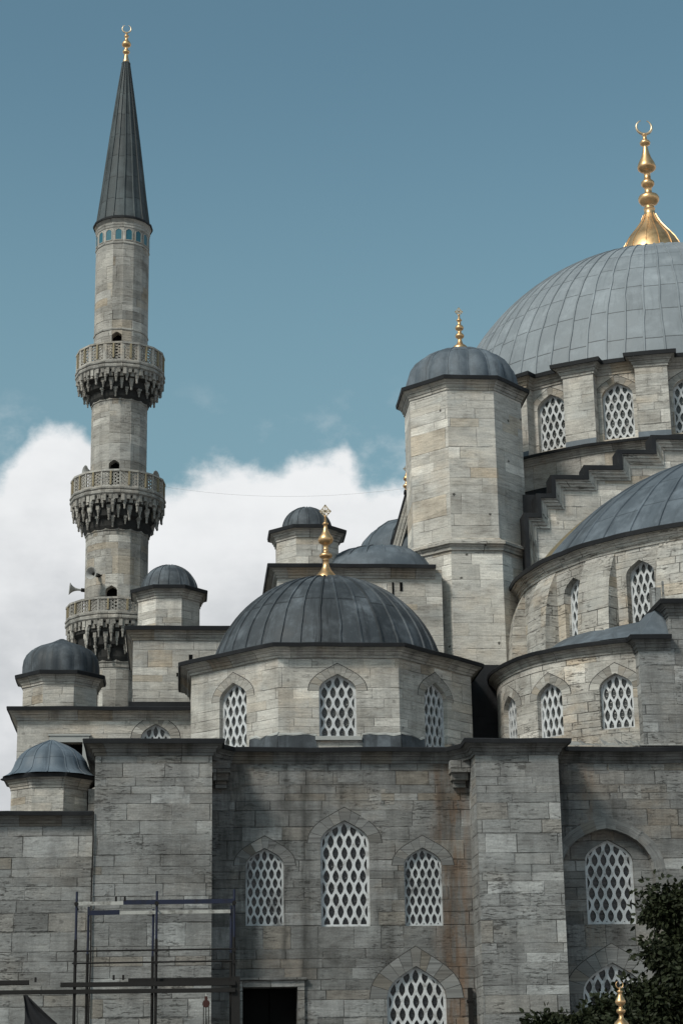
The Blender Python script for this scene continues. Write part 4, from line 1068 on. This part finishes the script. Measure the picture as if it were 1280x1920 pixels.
def balcony(label_n, R, z_floor, z_top, rb, zb, bars, parent):
    """balcony (slab and muqarnas) > parapet panels, ochre bars"""
    N = 16; ph = -7.25
    b = MB(); ap = R*math.cos(PI/N)
    # slab mouldings
    sl = [(0, -.0), (.05, .0), (.05, -.08), (.0, -.12), (.04, -.2), (.04, -.3), (-.02, -.36), (-.1, -.42)]
    sweep(b, ngon(MX, MY, R, N, ph + 11.25), sl[::-1], lambda x, y, h: (x, y, z_floor + h), True, uo=0.)
    b.lathe(MX, MY, [(R + .04, z_floor), (rb - .3, z_floor + .02)], N, smooth=False, phase=R_(ph + 11.25))
    zt = z_floor - .40; H = zt - zb
    # sooty stepped core set well back behind the stalactites
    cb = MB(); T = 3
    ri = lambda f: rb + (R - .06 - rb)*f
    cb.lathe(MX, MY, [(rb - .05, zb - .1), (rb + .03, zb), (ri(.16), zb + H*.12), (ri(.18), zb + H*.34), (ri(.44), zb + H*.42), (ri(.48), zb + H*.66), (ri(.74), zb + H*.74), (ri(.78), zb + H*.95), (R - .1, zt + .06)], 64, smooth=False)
    rs = random.Random(label_n*7)
    def bracket(a, r0, r1, z0, z1, w):
        er = Vector((math.sin(a), -math.cos(a), 0)); et = Vector((math.cos(a), math.sin(a), 0)); c = Vector((MX, MY, 0))
        P = lambda r, u, z: c + er*r + et*u + Vector((0, 0, z))
        for q in ([P(r1, -w, z0), P(r1, w, z0), P(r1, w, z1), P(r1, -w, z1)], [P(r1, w, z0), P(r0, w, z0), P(r0, w, z1), P(r1, w, z1)], [P(r0, -w, z0), P(r1, -w, z0), P(r1, -w, z1), P(r0, -w, z1)],
                  [P(r0, -w, z0), P(r0, w, z0), P(r1, w, z0), P(r1, -w, z0)], [P(r1, -w, z1), P(r1, w, z1), P(r0, w, z1), P(r0, -w, z1)]):
            b.face(q, [(a*3, 0), (a*3 + .1, 0), (a*3 + .1, .2), (a*3, .2)])
    def pendant(a, r, z1, ln, w):
        er = Vector((math.sin(a), -math.cos(a), 0)); et = Vector((math.cos(a), math.sin(a), 0)); c = Vector((MX, MY, 0)) + er*r
        prof = [(0, 1.3), (.16, 1.35), (.30, 1.0), (.36, 1.12), (.44, 1.1), (.52, .8), (.8, .55), (.84, .68), (.92, .66), (1., .45)]
        rows = []
        for f, sc in prof[::-1]:
            rows.append([c + et*(w*sc*math.cos(2*PI*j/6)) + er*(w*sc*math.sin(2*PI*j/6)) + Vector((0, 0, z1 - f*ln)) for j in range(6)])
        b.grid(rows, [[(a*3 + .02*j, f) for j in range(8)] for f, _ in prof], 0, False, True); b.face(rows[0][::-1])
    a0 = R_(ph + 11.25)
    for q in range(48):          # two rows of little blocks below the slab
        a = a0 + 2*PI*(q + .5)/48; bracket(a, R - .3, R - .05 if q % 3 else R - .01, zt - .20 - (.10 if q % 3 == 0 else 0), zt + .03, .085)
        a = a0 + 2*PI*q/48; bracket(a, R - .35, R - .17, zt - .36, zt - .12, .10)
    for tier, (n, off, rr, zz, ln, w) in enumerate(((24, .5, ri(.86), zb + H*.86, .42*H, .095), (24, 0., ri(.56), zb + H*.60, .37*H, .09), (16, .5, ri(.30), zb + H*.36, .30*H, .08))):
        for q in range(n):
            a = a0 + 2*PI*(q + off + rs.uniform(-.08, .08))/n
            if rs.random() < .06: continue
            k = rs.uniform(.82, 1.1) * (1.0 if q % 2 else .72)
            bracket(a, rr - .38, rr + .09, zz - .02, zz + .16*H, .12 if q % 2 else .09)
            pendant(a, rr, zz, ln*k, w*(1. if q % 2 else .8))
    # a moulded ring where the corbelling springs from the shaft
    sweep(b, ngon(MX, MY, rb - .04, N, ph + 11.25), [(0, -.28), (.05, -.26), (.05, -.06), (.1, -.02), (.1, .1), (0, .16)], lambda x, y, h: (x, y, zb + h), True)
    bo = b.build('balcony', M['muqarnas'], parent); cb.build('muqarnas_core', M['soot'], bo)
    # dentils under the slab
    # parapet
    h = z_top - z_floor
    for k, mp, hw in poly_faces(MX, MY, R, N, ph):
        p = MB()
        def bar(u0, v0, u1, v1, w, d0, d1):
            L = math.hypot(u1 - u0, v1 - v0)
            if L < 1e-4: return
            nx, ny = -(v1 - v0)/L*w/2, (u1 - u0)/L*w/2
            q = [(u0 - nx, v0 - ny), (u1 - nx, v1 - ny), (u1 + nx, v1 + ny), (u0 + nx, v0 + ny)]
            p.face([mp(*x, d0) for x in q], [(x[0] + k, x[1]) for x in q]); p.face([mp(*x, d1) for x in q[::-1]])
            for i in range(4):
                j = (i + 1) % 4; p.face([mp(*q[j], d0), mp(*q[i], d0), mp(*q[i], d1), mp(*q[j], d1)])
        z0, z1 = z_floor, z_top; e = .045
        bar(-hw, z0 + .05, hw, z0 + .05, .10, 0, .13); bar(-hw, z1 - .05, hw, z1 - .05, .10, -.025, .14)
        sw = .10 if bars == 'mid' else .045
        bar(-hw + sw/2, z0 + .1, -hw + sw/2, z1 - .1, sw, 0, .12); bar(hw - sw/2, z0 + .1, hw - sw/2, z1 - .1, sw, 0, .12)
        # star lattice of bars in three directions, clipped to the panel
        U0, U1, V0, V1 = -hw + sw, hw - sw, z0 + .1, z1 - .1
        sp = .15
        for ang in (0 if bars == 'mid' else 90, 30 if bars == 'mid' else 35, 150 if bars == 'mid' else 145):
            dx, dy = math.cos(R_(ang)), math.sin(R_(ang)); nx, ny = -dy, dx
            c0 = ((U0 + U1)/2, (V0 + V1)/2)
            for i in range(-8, 9):
                o = (i + .5)*sp if ang % 90 else i*sp
                px, py = c0[0] + nx*o, c0[1] + ny*o; t0, t1 = -9., 9.
                for (pp, dd, lo, hi) in ((px, dx, U0, U1), (py, dy, V0, V1)):
                    if abs(dd) < 1e-6:
                        if not lo <= pp <= hi: t0, t1 = 1, 0
                    else:
                        a, c = (lo - pp)/dd, (hi - pp)/dd; t0 = max(t0, min(a, c)); t1 = min(t1, max(a, c))
                if t1 - t0 > .03: bar(px + dx*t0, py + dy*t0, px + dx*t1, py + dy*t1, .038, .03, .09)
        p.build('parapet_panel', M['parapet'], bo)
        if bars == 'mid' or k % 1 == 0:
            g = MB(); w = .042
            if bars == 'mid' or True:
                A = [(-w, z0 + (.18 if bars == 'mid' else .12)), (w, z0 + (.18 if bars == 'mid' else .12)), (w, z1 - .1), (-w, z1 - .1)]
                g.face([mp(*x, -.05) for x in A])
                for i in range(4):
                    j = (i + 1) % 4; g.face([mp(*A[j], -.05), mp(*A[i], -.05), mp(*A[i], .06), mp(*A[j], .06)])
            g.build('parapet_bar', M['ochre'], bo)
    return bo
balcony(1, 2.32, 39.15, 40.22, 1.44, 37.35, 'mid', MIN)
balcony(2, 2.43, 32.28, 33.22, 1.60, 30.25, 'joint', MIN)
balcony(3, 2.51, 25.75, 26.52, 1.68, 23.4, 'joint', MIN)

def loudspeaker(loc, az, label, tilt=0., wall=None):
    d = Vector((math.sin(R_(az))*math.cos(R_(tilt)), -math.cos(R_(az))*math.cos(R_(tilt)), math.sin(R_(tilt))))
    t = thing('loudspeaker', label, 'loudspeaker', loc, 'horn loudspeakers on the minaret')
    c = Vector(loc); a = d.orthogonal().normalized(); q = d.cross(a)
    prof = [(.05, -.30), (.06, -.12), (.09, .0), (.15, .12), (.24, .22), (.31, .27), (.32, .29), (.30, .285), (.2, .19), (.1, .04), (.0, -.02)]
    b = MB(); b.grid([[c + d*z + (a*math.cos(2*PI*i/20) + q*math.sin(2*PI*i/20))*r for i in range(20)] for r, z in prof], None, 0, True, True)
    b.build('horn', M['horn'], t)
    b = MB(); b.tube(c - d*.30, c - d*.52, .10, n=12); b.tube(c + d*.02, c + d*.14, .07, .04, n=10); b.build('driver', M['iron'], t)
    if wall is not None:
        b = MB(); b.tube(c - d*.42, wall, .03, n=6); b.build('bracket', M['iron'], t)
loudspeaker((-5.42, 97.9, 27.5), -82, 'grey horn loudspeaker sticking out left from the minaret above its lowest balcony', 4, (-4.9, 97.9, 27.45))
loudspeaker((-4.42, 96.2, 27.85), -28, 'round-mouthed horn loudspeaker facing front-left on the minaret shaft above the lowest balcony', -4, (-4.0, 96.6, 27.9))
loudspeaker((-4.75, 96.6, 33.35), -60, 'grey horn peeking over the left of the middle balcony parapet', 0, (-4.4, 97.1, 33.3))
loudspeaker((-1.62, 97.2, 33.3), 60, 'grey horn peeking over the right of the middle balcony parapet', 0, (-2.1, 97.4, 33.3))

# thin wire slung in front of the clouds
b = MB(); P = [Vector((-1.0, 97.5, 32.9)).lerp(Vector((11.1, 90., 30.6)), i/24) - Vector((0, 0, .5*(1 - (2*i/24 - 1)**2))) for i in range(25)]
for p, q in zip(P, P[1:]): b.tube(p, q, .005, n=5, cap=False)
tag(b.build('overhead_wire', M['horn']), 'hair-thin wire slung across the clouds between the minaret and the tower', 'wire')

# ------------------------------------------------------------------ scaffold
def scaffold():
    t = thing('scaffold', 'dark pipe scaffold with blue and white ledgers in front of the left buttress', 'scaffold', (-.8, 68.8, 0))
    F, B = 68.5, 69.6
    for x, y, z, m in ((-3.48, F, 9.12, 'steel_blue'), (-.77, F, 9.12, 'steel_blue'), (1.86, F, 9.16, 'steel_blue'), (-3.12, B, 8.72, 'steel_blue'), (-.9, B, 8.62, 'steel_blue'), (1.78, B, 8.72, 'steel_blue')):
        b = MB(); b.tube((x, y, 0), (x, y, z - 1.6), .052, n=10); b.build('post', M['iron'], t)
        b = MB(); b.tube((x, y, z - 1.6), (x + .005, y, z), .042, n=10); b.build('post', M[m], t)
    for x0, x1, z, y, m, h in ((-3.5, -1.9, 8.70, F, 'steel_white', .12), (-1.9, 1.86, 8.74, F, 'steel_blue', .15), (-3.15, -2.05, 8.50, B, 'steel_blue', .16), (-2.05, 1.76, 8.50, B, 'steel_white', .12)):
        b = MB(); b.obox((x0, y - .06, z), (x1, y - .06, z + .02), .06, h); b.build('ledger', M[m], t)
    for z in (7.13, 6.73):
        b = MB(); b.tube((-3.58, F - .06, z), (1.95, F - .06, z + .03), .028, n=8); b.build('rail', M['iron'], t)
    for x0, x1, z, h, y in ((-3.95, 1.9, 6.03, .14, F), (-1.7, 1.9, 6.16, .14, F + .3), (-6.2, -5.0, 6.12, .14, F), (-6.3, 1.9, 5.80, .13, F - .02), (-6.3, 1.9, 5.86, .08, B)):
        b = MB(); b.box(x0, x1, y - .12, y + .14, z - h/2, z + h/2); b.build('plank', M['timber'], t)
    for x, z in ((-2.15, 8.86), (-1.85, 8.86), (-4.78, 6.2), (-2.18, 6.25), (-1.86, 6.25)):
        b = MB(); b.box(x - .035, x + .035, F - .1, F - .03, z - .08, z + .08); b.build('clamp', M['iron'], t)
    for x in (-3.48, -.77, 1.86):
        for z in (8.7, 7.13, 6.73, 6.0):
            b = MB(); b.tube((x, F - .1, z), (x, F + .07, z), .075, n=8); b.build('clamp', M['iron'], t)
    b = MB(); b.box(1.78, 2.06, F - .05, F + .2, 2.0, 6.25); b.build('ladder_beam', M['timber'], t)
    for x in (-3.48, -.77, 1.86, ):
        b = MB(); b.tube((x, F, 5.8), (x, B, 5.8), .03, n=6); b.tube((x, F, 8.62), (x, B, 8.62), .03, n=6); b.build('transom', M['iron'], t)
    b = MB(); b.tube((-6.1, F, 0), (-6.1, F, 6.0), .05, n=8); b.build('post', M['iron'], t)
scaffold()
def tarp():
    b = MB(); rows = []; N = 14
    for j in range(9):
        v = j/8; row = []
        for i in range(N + 1):
            u = i/N
            x = -5.15 + u*1.9*(1 - .93*v) + .05*math.sin(u*9 + v*3); z = 4.35 + v*1.36 - u*(1 - v)*.25 - .35*math.sin(u*PI)*(1 - v)*v*2
            row.append((x, 68.38 + .06*math.sin(u*14 + v*5), z))
        rows.append(row)
    b.grid(rows); b.grid([[(x, y + .012, z) for x, y, z in r[::-1]] for r in rows])
    tag(b.build('tarp', M['cloth']), 'black cloth hanging in a triangle under the scaffold planks, lower left corner', 'tarp')
tarp()
def hoist():
    t = thing('hoist', 'small red pulley block hanging on ropes below the scaffold planks', 'hoist', (.92, 68.4, 5.7))
    b = MB(); b.box(.87, .97, 68.34, 68.46, 5.42, 5.60); b.tube((.92, 68.30, 5.36), (.92, 68.50, 5.36), .125, n=16); b.build('pulley', M['red'], t)
    b = MB(); b.tube((.92, 68.4, 5.59), (.92, 68.4, 5.86), .02, n=6); b.tube((.92, 68.36, 5.62), (.99, 68.36, 5.55), .02, n=6); b.build('hook', M['steel_white'], t)
    b = MB()
    for dx in (-.085, .0, .085): b.tube((.92 + dx, 68.4, 5.3), (.92 + dx*1.1, 68.4, .3), .016, n=6)
    b.build('rope', M['iron'], t)
hoist()

# ------------------------------------------------------------------ kiosk in front, only the tip of its roof reaches the picture
def kiosk():
    X, Y = 10.98, 46.
    Y = 50.0
    t = thing('kiosk', 'kiosk whose small gilded roof finial stands before the tree, bottom right', 'kiosk', (X, Y, 0))
    b = MB()
    for k in range(6):
        a = R_(30 + 60*k); x, y = X + 1.5*math.sin(a), Y - 1.5*math.cos(a)
        b.lathe(x, y, [(.16, -.27), (.16, .2), (.1, .26), (.095, 2.0), (.15, 2.1), (.15, 2.2)], 12)
    b.build('columns', M['marble'], t)
    b = MB(); b.lathe(X, Y, [(.0, 2.2), (1.9, 2.2), (1.9, 2.34), (1.6, 2.4)], 6, smooth=False, phase=R_(30)); b.build('eaves', M['marble'], t)
    dome(t, 'roof', 'lead_semi', X, Y, [(1.7, 2.38), (1.55, 2.7), (1.2, 3.1), (.8, 3.4), (.4, 3.62), (.2, 3.70)], 12, 3, (.03, .03))
    b = MB(); b.lathe(X, Y, [(.23, 3.68), (.24, 3.78), (.2, 3.80)], 20); b.build('collar', M['stucco'], t)
    b = MB(); b.lathe(X, Y, [(.215, 3.795), (.215, 3.82), (.18, 3.83)], 20); b.build('collar_band', M['void'], t)
    F = [(.205, 3.82), (.2, 3.86), (.17, 3.93), (.11, 3.99), (.06, 4.05), (.05, 4.12), (.06, 4.14), (.1, 4.17), (.115, 4.21), (.1, 4.25), (.05, 4.28), (.045, 4.33), (.09, 4.36), (.13, 4.41), (.13, 4.45), (.1, 4.51), (.06, 4.58), (.04, 4.64), (.07, 4.67), (.07, 4.70), (.03, 4.72), (.02, 4.78), (0, 4.79)]
    finial(t, X, Y, F, ('crescent', 4.76, .09), n=18, tipmat='gold')
    rescale(t, .86)
    for o in t.children_recursive:
        if o.name.split('.')[0] in ('finial', 'finial_tip', 'collar', 'collar_band', 'roof'): o.data.transform(Matrix.Translation((0, 0, -.11)))
kiosk()

# ------------------------------------------------------------------ tree
def tree(bx, by, label):
    t = thing('tree', label, 'tree', (bx, by, 0))
    rs = random.Random(21)
    wood, lv = MB(), MB()
    def leaf(p, d, s):
        d = d.normalized(); a = d.cross(Vector((rs.uniform(-1, 1), rs.uniform(-1, 1), rs.uniform(-.3, 1)))); 
        if a.length < .1: a = d.orthogonal()
        a.normalize(); n = a.cross(d)
        w = s*.30; f = n*(s*.12)
        mid0, mid1, tipp = p + d*s*.35 - f*.5, p + d*s*.7 - f*.4, p + d*s
        for sg in (-1, 1):
            lv.face([p, p + d*s*.3 + a*(w*sg) + f, p + d*s*.68 + a*(w*.8*sg) + f*.7, tipp, mid1, mid0])
    def cluster(p, n, spread):
        for _ in range(n):
            o = Vector((rs.gauss(0, 1), rs.gauss(0, 1), rs.gauss(0, .8)))*spread
            d = (o.normalized() if o.length > .01 else Vector((0, 0, 1))) + Vector((rs.uniform(-.5, .5), rs.uniform(-.5, .5), rs.uniform(-.9, .2)))
            leaf(p + o, d, rs.uniform(.12, .21))
    def branch(p, d, L, r, depth):
        seg = 4; q = p
        for i in range(seg):
            d2 = (d + Vector((rs.uniform(-.2, .2), rs.uniform(-.2, .2), rs.uniform(-.1, .16)))).normalized()
            e = q + d2*L/seg; r2 = r*(1 - .17)
            wood.tube(q, e, r, r2, n=7 if r > .04 else 5, cap=False); q, d, r = e, d2, r2
            if depth <= 1: cluster(q, rs.randint(6, 13), .16)
            if depth > 0 and i >= 1:
                for _ in range(1 if depth > 2 else rs.randint(1, 2)):
                    s = Vector((rs.gauss(0, 1), rs.gauss(0, 1), rs.gauss(.15, .6))).normalized()
                    branch(q, (d*.55 + s).normalized(), L*rs.uniform(.5, .72), r*.6, depth - 1)
        if depth <= 1: cluster(q, 17, .2)
        elif depth > 0: branch(q, d, L*.7, r*.85, depth - 1)
    # trunk, then main limbs, each reaching out to its own part of the crown
    wood.tube((bx, by, 0), (bx + .05, by, .9), .34, .25, n=12, cap=False); wood.tube((bx + .05, by, .9), (bx - .1, by, 2.6), .25, .2, n=12, cap=False)
    top = Vector((bx - .1, by, 2.6))
    def limb(x, y, z, L=1.0, r=.10):
        e = Vector((x, y, z)); m = top.lerp(e, .5) + Vector((rs.uniform(-.2, .2), rs.uniform(-.2, .2), .25)); pts = []
        for i in range(9):
            k = i/8; pts.append(top.lerp(m, k).lerp(m.lerp(e, k), k))
        for i in range(8):
            wood.tube(pts[i], pts[i + 1], r*(1 - .09*i), r*(1 - .09*(i + 1)), n=7, cap=False)
            if i > 3: branch(pts[i + 1], ((pts[i + 1] - pts[i]).normalized()*.6 + Vector((rs.gauss(0, .6), rs.gauss(0, .6), rs.gauss(.1, .4)))).normalized(), L*.55, r*.35, 1)
        branch(pts[8], (e - m).normalized(), L*.8, r*.4, 2)
    for a in ((13.55, 53, 6.1), (14.3, 52.6, 6.5), (14.0, 53.4, 5.4), (15.4, 53, 7.2), (16.5, 53.2, 6.4), (15.0, 51.9, 5.2), (16.0, 52, 4.6), (13.5, 52.7, 4.7), (14.0, 52.2, 4.0), (13.0, 52.6, 3.9), (14.4, 51.6, 3.6), (12.5, 53.2, 3.3),
              (11.7, 52.8, 3.5, .8), (10.7, 52.6, 3.55, .7), (12.4, 52.0, 3.3), (11.8, 52.2, 3.0), (9.9, 52.8, 3.6, .5), (13.4, 51.8, 2.8), (12.2, 52.7, 3.9, .8), (15.5, 54.2, 5.4), (14.2, 54., 4.3)): limb(*a)
    wood.build('trunk', M['bark'], t); lv.build('crown', M['leaf'], t)
    return len(lv.f)
NL = tree(15.2, 53.0, 'dark green leafy tree filling the bottom right corner')
print('leaf faces', NL)
